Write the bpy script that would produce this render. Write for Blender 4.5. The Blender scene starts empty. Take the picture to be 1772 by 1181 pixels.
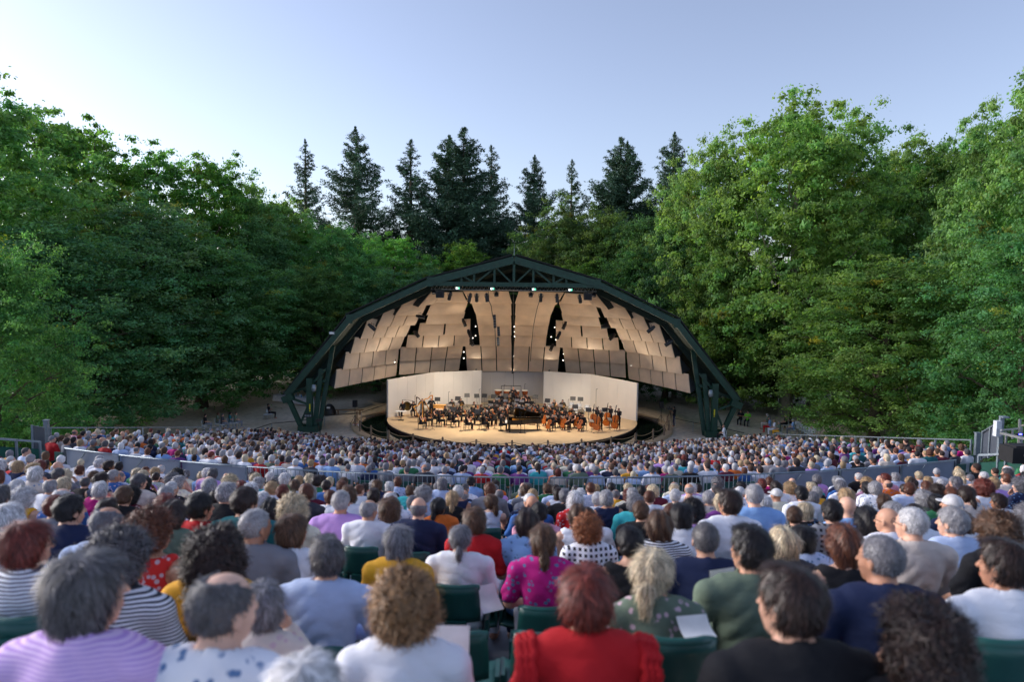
import bpy, math, random
import numpy as np
from mathutils import Vector, Matrix, Euler
R_ = math.radians
PI = math.pi
scene = bpy.context.scene
COL = scene.collection

# ------------------------------------------------------------------ camera, sky, sun, exposure
FPX = 1181.0
PITCH = math.atan(90.5/FPX)
ROLL = 0.0133
CZ = 11.65
cam_d = bpy.data.cameras.new('camera'); cam = bpy.data.objects.new('camera', cam_d); COL.objects.link(cam)
cam_d.sensor_width = 36; cam_d.lens = FPX/1772*36
cam_d.clip_start = .05; cam_d.clip_end = 1500
cam_d.dof.use_dof = True; cam_d.dof.focus_distance = 52; cam_d.dof.aperture_fstop = 1.7
f_ = Vector((0, math.cos(PITCH), -math.sin(PITCH)))
u0 = Vector((0, math.sin(PITCH), math.cos(PITCH))); r0 = Vector((1, 0, 0))
r_ = r0*math.cos(ROLL) + u0*math.sin(ROLL)
u_ = -r0*math.sin(ROLL) + u0*math.cos(ROLL)
cam.matrix_world = Matrix(((r_.x, u_.x, -f_.x, 0), (r_.y, u_.y, -f_.y, 0), (r_.z, u_.z, -f_.z, CZ), (0, 0, 0, 1)))
scene.camera = cam

SUN_EL, SUN_AZ = R_(17.0), R_(-74)          # azimuth from +Y towards +X
world = bpy.data.worlds.new('World'); scene.world = world; world.use_nodes = True
wn = world.node_tree; bg = wn.nodes['Background']
sky = wn.nodes.new('ShaderNodeTexSky'); sky.sky_type = 'NISHITA'; sky.sun_disc = False
sky.sun_elevation = SUN_EL; sky.sun_rotation = SUN_AZ
sky.air_density = 1.0; sky.dust_density = 1.3; sky.ozone_density = 3.0; sky.altitude = 300
hs = wn.nodes.new('ShaderNodeHueSaturation'); hs.inputs['Saturation'].default_value = 0.72
wn.links.new(sky.outputs[0], hs.inputs['Color'])
tint = wn.nodes.new('ShaderNodeMix'); tint.data_type = 'RGBA'; tint.blend_type = 'MULTIPLY'; tint.inputs[0].default_value = 1
tint.inputs[7].default_value = (1.02, .97, 1.03, 1)
wn.links.new(hs.outputs[0], tint.inputs[6]); wn.links.new(tint.outputs[2], bg.inputs['Color'])
bg.inputs['Strength'].default_value = 0.082
sun_d = bpy.data.lights.new('sun', 'SUN'); sun_d.energy = 1.35; sun_d.angle = R_(45); sun_d.color = (1, .97, .94)
sun = bpy.data.objects.new('sun', sun_d); COL.objects.link(sun)
SE = SUN_EL
sv = Vector((math.sin(SUN_AZ)*math.cos(SE), math.cos(SUN_AZ)*math.cos(SE), math.sin(SE)))
sun.rotation_euler = (-sv).to_track_quat('-Z', 'Y').to_euler()
scene.view_settings.view_transform = 'Standard'; scene.view_settings.look = 'None'
scene.view_settings.exposure = 1.56; scene.view_settings.gamma = 1
cy = scene.cycles
try:
    cy.use_denoising = True; cy.denoiser = 'OPENIMAGEDENOISE'
except Exception: pass
cy.max_bounces = 7; cy.diffuse_bounces = 5; cy.glossy_bounces = 2; cy.transmission_bounces = 5; cy.transparent_max_bounces = 6
cy.sample_clamp_indirect = 4; cy.caustics_reflective = False; cy.caustics_refractive = False

def PX(px, py, Y):
    """point at depth Y seen at photo pixel px,py"""
    d = f_ + r_*((px-886)/FPX) - u_*((py-590.5)/FPX)
    t = Y/d.y
    return Vector((d.x*t, Y, CZ+d.z*t))
def GX(px, py, z):
    d = f_ + r_*((px-886)/FPX) - u_*((py-590.5)/FPX)
    t = (z-CZ)/d.z
    return Vector((d.x*t, d.y*t, z))
def lin(r, g, b):
    return tuple((c/255/12.92 if c/255 <= .04045 else ((c/255+.055)/1.055)**2.4) for c in (r, g, b)) + (1,)

# ------------------------------------------------------------------ helpers
def tag(o, label=None, cat=None, group=None, kind=None):
    if label: o['label'] = ' '.join(label.split()[:16])
    if cat: o['category'] = cat
    if group: o['group'] = group
    if kind: o['kind'] = kind
    return o
def empty(name, loc=(0, 0, 0), rz=0, label=None, cat=None, group=None):
    o = bpy.data.objects.new(name, None); COL.objects.link(o); o.location = loc; o.rotation_euler = (0, 0, rz)
    o.empty_display_size = .2
    return tag(o, label, cat, group)
def link_mesh(name, me, parent=None, loc=None, rot=None):
    o = bpy.data.objects.new(name, me); COL.objects.link(o)
    if parent is not None: o.parent = parent
    if loc is not None: o.location = loc
    if rot is not None: o.rotation_euler = rot
    return o
def np_mesh(name, V, F, mat=None, cols=None, smooth=False, mats=None, midx=None):
    """V (n,3); F (m,k) of one polygon size; cols per-vertex rgba -> attribute 'Col'"""
    V = np.asarray(V, np.float32); F = np.asarray(F, np.int32)
    me = bpy.data.meshes.new(name); k = F.shape[1]; m = len(F)
    me.vertices.add(len(V)); me.vertices.foreach_set('co', V.ravel())
    me.loops.add(m*k); me.loops.foreach_set('vertex_index', F.ravel())
    me.polygons.add(m); me.polygons.foreach_set('loop_start', np.arange(0, m*k, k, dtype=np.int32))
    try: me.polygons.foreach_set('loop_total', np.full(m, k, np.int32))
    except Exception: pass
    if midx is not None: me.polygons.foreach_set('material_index', np.asarray(midx, np.int32))
    me.polygons.foreach_set('use_smooth', np.full(m, smooth, bool))
    if cols is not None:
        a = me.color_attributes.new('Col', 'FLOAT_COLOR', 'POINT')
        a.data.foreach_set('color', np.asarray(cols, np.float32).ravel())
    me.update(calc_edges=True); me.validate()
    for mm in (mats or ([mat] if mat else [])): me.materials.append(mm)
    return me
class MB:
    def __init__(s): s.v = []; s.f = []; s.sm = []
    def add(s, vs, fs, smooth=False):
        b = len(s.v); s.v += [tuple(v) for v in vs]
        for q in fs: s.f.append([b+i for i in q]); s.sm.append(smooth)
        return s
    def box(s, c, d, rz=0, M=None):
        hx, hy, hz = d[0]/2, d[1]/2, d[2]/2
        vs = [Vector((x, y, z)) for x in (-hx, hx) for y in (-hy, hy) for z in (-hz, hz)]
        if M is None: M = Matrix.Rotation(rz, 4, 'Z')
        vs = [(M @ v) + Vector(c) for v in vs]
        return s.add(vs, [(0, 1, 3, 2), (4, 6, 7, 5), (0, 4, 5, 1), (2, 3, 7, 6), (0, 2, 6, 4), (1, 5, 7, 3)])
    def beam(s, a, b, w, h=None, up=(0, 0, 1)):
        a = Vector(a); b = Vector(b); h = h or w; d = (b-a); L = d.length
        if L < 1e-6: return s
        d /= L; up = Vector(up)
        if abs(d.dot(up)) > .98: up = Vector((0, 1, 0))
        x = d.cross(up).normalized(); y = x.cross(d)
        vs = [p + x*sx*w/2 + y*sy*h/2 for p in (a, b) for sx in (-1, 1) for sy in (-1, 1)]
        return s.add(vs, [(0, 1, 3, 2), (4, 6, 7, 5), (0, 4, 5, 1), (2, 3, 7, 6), (0, 2, 6, 4), (1, 5, 7, 3)])
    def tube(s, pts, rad, n=8, cap=True):
        pts = [Vector(p) for p in pts]; rad = rad if hasattr(rad, '__len__') else [rad]*len(pts)
        rings = []
        ref = Vector((0, 0, 1))
        for i, p in enumerate(pts):
            d = (pts[min(i+1, len(pts)-1)] - pts[max(i-1, 0)]).normalized()
            r = ref if abs(d.dot(ref)) < .95 else Vector((1, 0, 0))
            x = d.cross(r).normalized(); y = x.cross(d)
            rings.append([p + (x*math.cos(2*PI*k/n) + y*math.sin(2*PI*k/n))*rad[i] for k in range(n)])
        vs = [v for r in rings for v in r]; fs = []
        for i in range(len(pts)-1):
            for k in range(n):
                fs.append((i*n+k, i*n+(k+1) % n, (i+1)*n+(k+1) % n, (i+1)*n+k))
        s.add(vs, fs, True)
        if cap:
            b = len(s.v)-len(vs)
            s.f.append([b+k for k in range(n)]); s.sm.append(False)
            s.f.append([b+(len(pts)-1)*n+k for k in reversed(range(n))]); s.sm.append(False)
        return s
    def lathe(s, prof, n=16, c=(0, 0, 0), M=None, smooth=True):
        vs = []
        for r, z in prof:
            for k in range(n):
                v = Vector((r*math.cos(2*PI*k/n), r*math.sin(2*PI*k/n), z))
                vs.append((M @ v if M else v) + Vector(c))
        fs = [(i*n+k, i*n+(k+1) % n, (i+1)*n+(k+1) % n, (i+1)*n+k) for i in range(len(prof)-1) for k in range(n)]
        return s.add(vs, fs, smooth)
    def prism(s, poly, a, b, M=None):
        """poly [(x,y)], extruded between heights a and b along z"""
        n = len(poly); vs = [Vector((x, y, z)) for z in (a, b) for x, y in poly]
        if M is not None: vs = [M @ v for v in vs]
        return s.add(vs, [list(range(n))[::-1], list(range(n, 2*n))] + [(k, (k+1) % n, n+(k+1) % n, n+k) for k in range(n)])
    def mesh(s, name, mat):
        me = bpy.data.meshes.new(name); me.from_pydata(s.v, [], s.f); me.polygons.foreach_set('use_smooth', s.sm)
        me.materials.append(mat); me.update(); return me
    def obj(s, name, mat, parent=None, loc=None, rot=None): return link_mesh(name, s.mesh(name, mat), parent, loc, rot)

def copy_tree(root, loc=None, rz=None, label=None, group=None, scale=None):
    r = root.copy(); COL.objects.link(r)
    if loc is not None: r.location = loc
    if rz is not None: r.rotation_euler = (0, 0, rz)
    if scale is not None: r.scale = scale if hasattr(scale, '__len__') else (scale,)*3
    if label: r['label'] = ' '.join(label.split()[:16])
    if group: r['group'] = group
    for ch in KIDS.get(root.name, []) or list(root.children):
        c = ch.copy(); COL.objects.link(c); c.parent = r
        for g in list(ch.children):
            d = g.copy(); COL.objects.link(d); d.parent = c
    return r
KIDS = {}

# ------------------------------------------------------------------ materials
def newmat(name):
    m = bpy.data.materials.new(name); m.use_nodes = True
    nt = m.node_tree; return m, nt, nt.nodes['Principled BSDF']
def mat(name, c, rough=.6, metal=0, var=.15, scale=6, bump=0, bscale=40, spec=.5, ov=0):
    m, nt, p = newmat(name)
    tc = nt.nodes.new('ShaderNodeTexCoord'); n = nt.nodes.new('ShaderNodeTexNoise')
    n.inputs['Scale'].default_value = scale; n.inputs['Detail'].default_value = 5
    nt.links.new(tc.outputs['Object'], n.inputs['Vector'])
    cr = nt.nodes.new('ShaderNodeMapRange'); cr.inputs['From Min'].default_value = .3; cr.inputs['From Max'].default_value = .7
    cr.inputs['To Min'].default_value = 1-var; cr.inputs['To Max'].default_value = 1+var
    nt.links.new(n.outputs['Fac'], cr.inputs['Value'])
    mx = nt.nodes.new('ShaderNodeVectorMath'); mx.operation = 'SCALE'; mx.inputs[0].default_value = c[:3]
    if ov:
        oi = nt.nodes.new('ShaderNodeObjectInfo'); o1 = nt.nodes.new('ShaderNodeMapRange'); o1.inputs['To Min'].default_value = 1-ov; o1.inputs['To Max'].default_value = 1+ov; nt.links.new(oi.outputs['Random'], o1.inputs['Value'])
        o2 = nt.nodes.new('ShaderNodeMath'); o2.operation = 'MULTIPLY'; nt.links.new(o1.outputs[0], o2.inputs[0]); nt.links.new(cr.outputs[0], o2.inputs[1]); cr = o2
    nt.links.new(cr.outputs[0], mx.inputs['Scale']); nt.links.new(mx.outputs[0], p.inputs['Base Color'])
    p.inputs['Roughness'].default_value = rough; p.inputs['Metallic'].default_value = metal
    p.inputs['Specular IOR Level'].default_value = spec
    if bump:
        n2 = nt.nodes.new('ShaderNodeTexNoise'); n2.inputs['Scale'].default_value = bscale; n2.inputs['Detail'].default_value = 4
        nt.links.new(tc.outputs['Object'], n2.inputs['Vector'])
        b = nt.nodes.new('ShaderNodeBump'); b.inputs['Strength'].default_value = bump; b.inputs['Distance'].default_value = .02
        nt.links.new(n2.outputs['Fac'], b.inputs['Height']); nt.links.new(b.outputs[0], p.inputs['Normal'])
    return m
def glow(name, c, e):
    m, nt, p = newmat(name); p.inputs['Base Color'].default_value = (.02, .02, .02, 1)
    p.inputs['Emission Color'].default_value = c; p.inputs['Emission Strength'].default_value = e; return m
M_green = mat('green_paint', lin(24, 62, 50), .5, 0, .25, 3, .2)
M_dkgreen = mat('dark_green_sheet', lin(20, 44, 38), .7, 0, .2, 2)
M_panel = mat('birch_plywood', lin(222, 198, 172), .55, 0, .10, 1.1, .05, ov=.07)
M_panel_edge = mat('panel_backing', lin(70, 74, 74), .6)
M_wall = mat('white_painted_board', lin(234, 229, 220), .6, 0, .03, .8)
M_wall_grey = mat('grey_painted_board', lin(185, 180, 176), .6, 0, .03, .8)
M_black = mat('black_metal', (.012, .012, .014, 1), .45, 0, .2)
M_blackcloth = mat('black_cloth', (.012, .012, .014, 1), .85, 0, .2)
M_alu = mat('aluminium', (.42, .44, .46, 1), .38, .8, .1)
M_galv = mat('galvanised_steel', lin(140, 152, 162), .45, .5, .12, 10)
M_galvpanel = mat('grey_barrier_sheet', lin(134, 144, 162), .6, 0, .08, 3)
M_sand = None
M_wood = mat('grey_brown_timber', lin(120, 100, 80), .75, 0, .25, 8)
M_rope = mat('rope', lin(150, 130, 100), .8)
M_stagefloor = mat('stage_boards', lin(205, 178, 140), .5, 0, .08, 1.2, .05)
M_dark = mat('dark_void_paint', (.012, .014, .013, 1), .8)
M_bark = mat('bark', lin(92, 80, 66), .85, 0, .35, 2.5, .8, 6)
M_barkpale = mat('plane_bark', lin(136, 130, 112), .8, 0, .4, 1.2, .4, 4)
M_chairwhite = mat('white_plastic', lin(210, 214, 220), .4)
M_varnish = mat('orange_varnish', lin(178, 96, 40), .3, 0, .2, 10)
M_gold = mat('gilded_wood', lin(222, 160, 70), .35, .2, .15)
M_brass = mat('brass', lin(214, 170, 80), .25, .9)
M_paper = mat('paper', lin(232, 232, 232), .7)
M_piano = mat('piano_black', (.008, .008, .008, 1), .08, 0, .05)
M_skinhead = mat('drum_head', lin(225, 220, 205), .5)
# ================================================================== ground, terraces, pond, stage
def Bx(Y): return 17.0 + 1.7*min(1, max(0, (Y-44)/5))          # half width of the lower seating at depth Y
KC = .0145
H_up = lambda ye: .98 + .262*(ye-2.4)                   # drop of seated head tops below the camera
UP_ROWS = [1.4+k*1.1 for k in range(13)]                # 1.4 .. 14.4
LO_ROWS = [18.4+k*.88 for k in range(29)]
def F_up(ye): return CZ-(H_up(ye)+1.31)
def F_lo(ye): return max(0.0, CZ-(6.2+.2035*(ye-18.5)))
def Fs(ye):
    if ye < 14.9: return F_up(ye)
    if ye < 17.2: return CZ-5.80
    return F_lo(ye)
def sstep(a, b, x):
    t = min(1, max(0, (x-a)/(b-a))); return t*t*(3-2*t)
def ground_z(x, y):
    ye = y - KC*min(x*x, 400)
    z = Fs(max(ye, -3)) if y < 60 else 0.0
    b = Bx(y)
    if ye < 15: b = 30
    edge = sstep(b, b+9, abs(x))
    z = z*(1-.9*edge)
    if ye < 46: z -= .35*(1-edge*0.0 if abs(x) < b+.2 else max(0, 1-edge*3))
    if y > 46: z = max(0, z) * (1-sstep(46, 52, y)*0)
    if y > 75: z += (y-75)*.02*sstep(75, 110, y)
    return z
xs = np.unique(np.concatenate([np.linspace(-260, -45, 20), np.arange(-45, 45.1, 1.0), np.linspace(45, 260, 20)]))
ys = np.unique(np.concatenate([np.arange(-12, 90, 1.0), np.linspace(90, 420, 24)]))
V = [(x, y, ground_z(x, y)) for y in ys for x in xs]; n = len(xs)
Fq = [(j*n+i, j*n+i+1, (j+1)*n+i+1, (j+1)*n+i) for j in range(len(ys)-1) for i in range(n-1)]
m, nt, p = newmat('sandy_earth')
tc = nt.nodes.new('ShaderNodeTexCoord')
def noise(nt, tc, s, d=5, out='Object', scl=None):
    n = nt.nodes.new('ShaderNodeTexNoise'); n.inputs['Scale'].default_value = s; n.inputs['Detail'].default_value = d
    if scl:
        mp = nt.nodes.new('ShaderNodeMapping'); mp.inputs['Scale'].default_value = scl
        nt.links.new(tc.outputs[out], mp.inputs['Vector']); nt.links.new(mp.outputs[0], n.inputs['Vector'])
    else: nt.links.new(tc.outputs[out], n.inputs['Vector'])
    return n
def ramp(nt, src, stops):
    r = nt.nodes.new('ShaderNodeValToRGB'); e = r.color_ramp.elements
    e[0].position, e[0].color = stops[0]; e[1].position, e[1].color = stops[1]
    for s in stops[2:]:
        x = e.new(s[0]); x.color = s[1]
    nt.links.new(src, r.inputs[0]); return r
n1 = noise(nt, tc, .12); n2 = noise(nt, tc, 2.5, 8)
r1 = ramp(nt, n1.outputs['Fac'], [(.42, lin(222, 208, 190)), (.62, lin(190, 176, 154)), (.75, lin(160, 148, 126))])
r2 = ramp(nt, n2.outputs['Fac'], [(.3, (.7, .7, .7, 1)), (.7, (1.1, 1.1, 1.1, 1))])
mx = nt.nodes.new('ShaderNodeMix'); mx.data_type = 'RGBA'; mx.blend_type = 'MULTIPLY'; mx.inputs[0].default_value = 1
nt.links.new(r1.outputs[0], mx.inputs[6]); nt.links.new(r2.outputs[0], mx.inputs[7]); nt.links.new(mx.outputs[2], p.inputs['Base Color'])
p.inputs['Roughness'].default_value = .9
M_sand = m
tag(link_mesh('ground', np_mesh('ground', V, Fq, M_sand, smooth=True)), kind='structure')

M_conc = mat('grey_green_decking', lin(112, 118, 128), .75, 0, .15, 4, .2)
def terrace(name, rows, zf, sp, xm, lo_extra=0):
    nx = 41; V = []; Fq = []
    def line(ye, z):
        X = xm(ye)
        b = len(V)
        for i in range(nx):
            x = -X + 2*X*i/(nx-1); V.append((x, ye+KC*x*x, z))
        return b
    prev = None
    for k, ye in enumerate(rows):
        z = zf(ye)
        a = line(ye-sp*.5, z); b = line(ye+sp*.5 + (lo_extra if k == len(rows)-1 else 0), z)
        for i in range(nx-1): Fq.append((a+i, a+i+1, b+i+1, b+i))
        if prev is not None:
            for i in range(nx-1): Fq.append((prev+i, prev+i+1, a+i+1, a+i))
        # side skirts
        prev = b
    # separate last riser down
    c = line(rows[-1]+sp*.5+lo_extra, zf(rows[-1])-1.2)
    for i in range(nx-1): Fq.append((prev+i, prev+i+1, c+i+1, c+i))
    return tag(link_mesh(name, np_mesh(name, V, Fq, M_conc)), kind='structure')
def xlo(ye):
    X = 17
    for _ in range(6): X = Bx(ye+KC*X*X)
    return X-.15
terrace('upper_terrace', [-1.9, -.8, .3]+UP_ROWS, F_up, 1.1, lambda ye: 24, 0)
terrace('lower_terrace', LO_ROWS, F_lo, .88, xlo, .3)
# cross aisle between the two blocks of seats
V = []; Fq = []; nx = 41
for ye in (14.9, 17.35):
    for i in range(nx):
        x = -22+44*i/(nx-1); V.append((x, ye+KC*x*x, CZ-5.80))
for i in range(nx):
    x = -22+44*i/(nx-1); V.append((x, 17.35+KC*x*x, CZ-7.2))
for j in range(2):
    for i in range(nx-1): Fq.append((j*nx+i, j*nx+i+1, (j+1)*nx+i+1, (j+1)*nx+i))
tag(link_mesh('cross_aisle_path', np_mesh('cross_aisle_path', V, Fq, M_conc)), kind='structure')

# pond and stage
SC = (0.1, 59.0); SR = 10.75; SZ = .45
PC = (0.1, 57.8); PRX, PRY = 13.0, 10.4
def ell(t, rx, ry, c=PC): return (c[0]+rx*math.cos(t), c[1]+ry*math.sin(t))
NE = 96
def ring(name, o, i, z0, z1, m, kind='structure'):
    V = []; Fq = []
    for k in range(NE):
        t = 2*PI*k/NE
        a = ell(t, PRX+o, PRY+o); b = ell(t, PRX+i, PRY+i)
        V += [(a[0], a[1], z0), (a[0], a[1], z1), (b[0], b[1], z1), (b[0], b[1], z0)]
    for k in range(NE):
        q = 4*k; r = 4*((k+1) % NE)
        for j in range(3): Fq.append((q+j, r+j, r+j+1, q+j+1))
    return tag(link_mesh(name, np_mesh(name, V, Fq, m)), kind=kind)
M_kerb = mat('stone_kerb', lin(178, 158, 132), .8, 0, .12, 4, .2)
ring('pond_kerb', .55, 0, -.1, .2, M_kerb)
m, nt, p = newmat('pond_water'); p.inputs['Base Color'].default_value = (.006, .012, .010, 1); p.inputs['Roughness'].default_value = .04
tc = nt.nodes.new('ShaderNodeTexCoord'); nn = noise(nt, tc, 1.6, 2); b = nt.nodes.new('ShaderNodeBump'); b.inputs['Strength'].default_value = .12; b.inputs['Distance'].default_value = .05
nt.links.new(nn.outputs['Fac'], b.inputs['Height']); nt.links.new(b.outputs[0], p.inputs['Normal']); M_water = m
mb = MB(); mb.add([(ell(2*PI*k/NE, PRX+.02, PRY+.02)+(0.06,)) for k in range(NE)], [list(range(NE))])
tag(mb.obj('pond_water', M_water), kind='structure')
mb = MB()
prof = [(SR-.25, .0), (SR-.25, SZ-.28), (SR, SZ-.27), (SR, SZ), (0.01, SZ)]
mb.lathe(prof, 128, (SC[0], SC[1], 0), smooth=False)
stage = mb.obj('stage', M_stagefloor); tag(stage, 'round pale stage platform standing in the dark pond', 'stage')
mb = MB(); mb.lathe([(SR+.012, SZ-.05), (SR+.012, SZ-.30), (SR-.1, SZ-.30)], 128, (SC[0], SC[1], 0)); mb.obj('fascia', mat('brown_black_fascia', lin(60, 42, 46), .6), stage)
# rising platforms at the back of the stage
M_riser = mat('grey_riser', lin(150, 140, 122), .6, 0, .1)
def riser(x0, x1, y0, y1, z, lab):
    mb = MB(); mb.box(((x0+x1)/2, (y0+y1)/2, SZ+z-.04), (x1-x0, y1-y0, .08))
    o = mb.obj('riser', M_riser); tag(o, lab, 'riser', 'platforms for the rear players')
    mb = MB(); mb.box(((x0+x1)/2, (y0+y1)/2, SZ+(z-.085)/2+.002), (x1-x0-.12, y1-y0-.12, z-.085)); mb.obj('underframe', M_black, o)
riser(-2.6, 2.6, 60.2, 61.5, .22, 'lowest of the stacked platforms behind the piano')
riser(-2.6, 2.6, 61.5, 63.0, .5, 'middle of the stacked platforms behind the piano')
riser(-2.2, 2.2, 63.0, 65.6, .85, 'highest platform, under the drums at the back')
riser(-5.6, -2.65, 60.6, 63.6, .3, 'low platform left of the drums, under empty music stands')
riser(2.65, 6.6, 60.6, 63.4, .3, 'low platform right of the drums, under white chairs')
riser(-8.2, -5.65, 60.0, 62.4, .25, 'low platform under the horn players and bass drum')

# white wall behind the orchestra
wall = empty('stage_wall', (0, 64, SZ), 0, 'tall white folded wall behind the orchestra', 'wall')
def wall_seg(x0, y0, x1, y1, zt0, zt1, m, th=.18, nb=5):
    mb = MB(); a = Vector((x0, y0, 0)); b = Vector((x1, y1, 0)); d = (b-a).normalized(); nrm = Vector((-d.y, d.x, 0))
    for i in range(nb):
        p = a.lerp(b, i/nb); q = a.lerp(b, (i+1)/nb-.0015); z0 = zt0+(zt1-zt0)*i/nb; z1 = zt0+(zt1-zt0)*(i+1)/nb
        vs = [(p.x, p.y, SZ), (q.x, q.y, SZ), (q.x, q.y, z1), (p.x, p.y, z0)]
        vs += [(v[0]+nrm.x*th, v[1]+nrm.y*th, v[2]) for v in vs]
        mb.add(vs, [(3, 2, 1, 0), (4, 5, 6, 7), (0, 1, 5, 4), (2, 3, 7, 6), (1, 2, 6, 5), (0, 4, 7, 3)])
    o = mb.obj('wall_section', m); o.parent = wall; o.matrix_parent_inverse = Matrix.Translation((0, -64, -SZ)); return o
for s in (-1, 1):
    x = lambda v: SC[0]+s*v
    if s < 0:
        wall_seg(x(10.65), 57.95, x(7.2), 62.2, 3.72, 3.9, M_wall); wall_seg(x(7.2), 62.2, x(2.95), 64.4, 3.9, 3.86, M_wall)
    else:
        wall_seg(x(2.95), 64.4, x(7.2), 62.2, 3.86, 3.9, M_wall); wall_seg(x(7.2), 62.2, x(10.65), 57.95, 3.9, 3.72, M_wall)
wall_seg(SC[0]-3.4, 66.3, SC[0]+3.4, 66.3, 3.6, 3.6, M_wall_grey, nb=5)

# ================================================================== the arched concert shell
AY = 54.0
shell = empty('concert_shell', (0, AY, 0), 0, 'dark green arched concert shell roofing the lit stage', 'concert shell')
def shp(mb, name, m, smooth=False):
    o = mb.obj(name, m); o.parent = shell; o.matrix_parent_inverse = Matrix.Translation((0, -AY, 0)); return o
AX = .08
def sym(px, py, Y=AY):
    v = PX(px, py, Y); return Vector((abs(v.x-AX), Y, v.z))
K = [sym(889.5, 450), sym(744.6, 488), sym(605.3, 552), sym(497, 684)]
K[0].x = 0; zc_adj = 0
def P_(v, s, Y=None): return Vector((AX+s*v.x, v.y if Y is None else Y, v.z))
for s in (-1, 1):
    mb = MB()
    for i in range(3):
        a = P_(K[i], s); b = P_(K[i+1], s)
        mb.beam(a, b, .42, .46 if i else .56)
    for i in (1, 2): mb.box(P_(K[i], s), (.5, .44, .72))
    mb.beam(P_(K[3], s)+Vector((0, -.06, 0)), P_(K[3], s)+Vector((-s*.2, -.06, -.5)), .5, .9)
    shp(mb, 'arch_beam', M_green)
    # thin dark roof edge above the beam
    mb = MB()
    for i in range(3):
        a = P_(K[i], s)+Vector((s*.14, .3, .42)); b = P_(K[i+1], s)+Vector((s*(.3 if i else .16), .3, .36 if i < 2 else .05)); mb.beam(a, b, 1.0, .10)
    shp(mb, 'roof_edge', M_dark)
# tie beam and web members
zt = sym(744.6, 492.5).z
mb = MB(); mb.beam((AX-K[1].x, AY+.02, zt+.07), (AX+K[1].x, AY+.02, zt+.07), .36, .34); shp(mb, 'tie_beam', M_green)
def roofz(x):
    x = abs(x)
    for i in range(3):
        a, b = K[i], K[i+1]
        if x <= b.x: return a.z+(b.z-a.z)*(x-a.x)/(b.x-a.x)
    return K[3].z
def webx(px): return (px-889.5)/FPX*AY
for s in (-1, 1):
    for px in (856, 821, 799):
        x = abs(webx(px)); mb = MB(); mb.beam((AX+s*x, AY+.04, zt+.24), (AX+s*x, AY+.04, roofz(x)-.3), .17); shp(mb, 'web_post', M_green)
    for (pa, pb) in ((885, 860), (826, 853), (804, 819)):
        xa, xb = abs(webx(pa)), abs(webx(pb))
        if pa > 880: A = (AX+s*xa, AY+.05, zt+.24); B_ = (AX+s*xb, AY+.05, roofz(xb)-.3)
        elif pa == 826: A = (AX+s*xa, AY+.06, zt+.24); B_ = (AX+s*xb, AY+.06, roofz(xb)-.3)
        else: A = (AX+s*xa, AY+.05, roofz(xa)-.3); B_ = (AX+s*xb, AY+.05, zt+.24)
        mb = MB(); mb.beam(A, B_, .13); shp(mb, 'web_brace', M_green)
mb = MB(); mb.beam((AX, AY+.03, zt+.24), (AX, AY+.03, K[0].z-.35), .2); shp(mb, 'web_post', M_green)
mb = MB(); mb.tube([(AX, AY, K[0].z+.3), (AX, AY, K[0].z+1.3)], .02, 5); shp(mb, 'lightning_rod', M_galv)
# roof sheets: shrink towards the back
def back(v, s, t):
    sc = 1-.26*t; return Vector((AX+s*v.x*sc, AY+.15+t*20, (v.z-1)*(1-.22*t)+1))
for s in (-1, 1):
    for i in range(3):
        mb = MB(); n = 6; vs = []
        for j in range(n+1):
            for v in (K[i], K[i+1]): vs.append(back(v, s, j/n)+Vector((0, 0, .25)))
        vs += [v+Vector((0, 0, .12)) for v in vs]; o = 2*(n+1)
        fs = [(2*j, 2*j+1, 2*j+3, 2*j+2) for j in range(n)] + [(o+2*j, o+2*j+2, o+2*j+3, o+2*j+1) for j in range(n)]
        fs += [(0, o, o+1, 1)]
        mb.add(vs, fs); shp(mb, 'roof_sheet', M_dkgreen)
    # inner ribs under the roof, seen from the front as dark trusses
    for t in (.12, .35, .6):
        mb = MB()
        for i in range(3): mb.beam(back(K[i], s, t)+Vector((0, 0, -.02)), back(K[i+1], s, t)+Vector((0, 0, -.02)), .2, .45)
        mb.beam(back(K[1], s, t)+Vector((0, 0, -.3)), (AX, back(K[1], s, t).y, back(K[1], s, t).z-.3), .16)
        shp(mb, 'roof_rib', M_dkgreen)
# dark gable behind the panels
mb = MB(); pts = [back(K[i], -1, 1) for i in (3, 2, 1, 0)] + [back(K[i], 1, 1) for i in (1, 2, 3)]
pts = [(p.x, 73.6, p.z) for p in pts]; mb.add([(pts[0][0], 73.6, 3.2)]+pts+[(pts[-1][0], 73.6, 3.2)], [list(range(len(pts)+2))]); shp(mb, 'back_gable', M_dkgreen)
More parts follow.
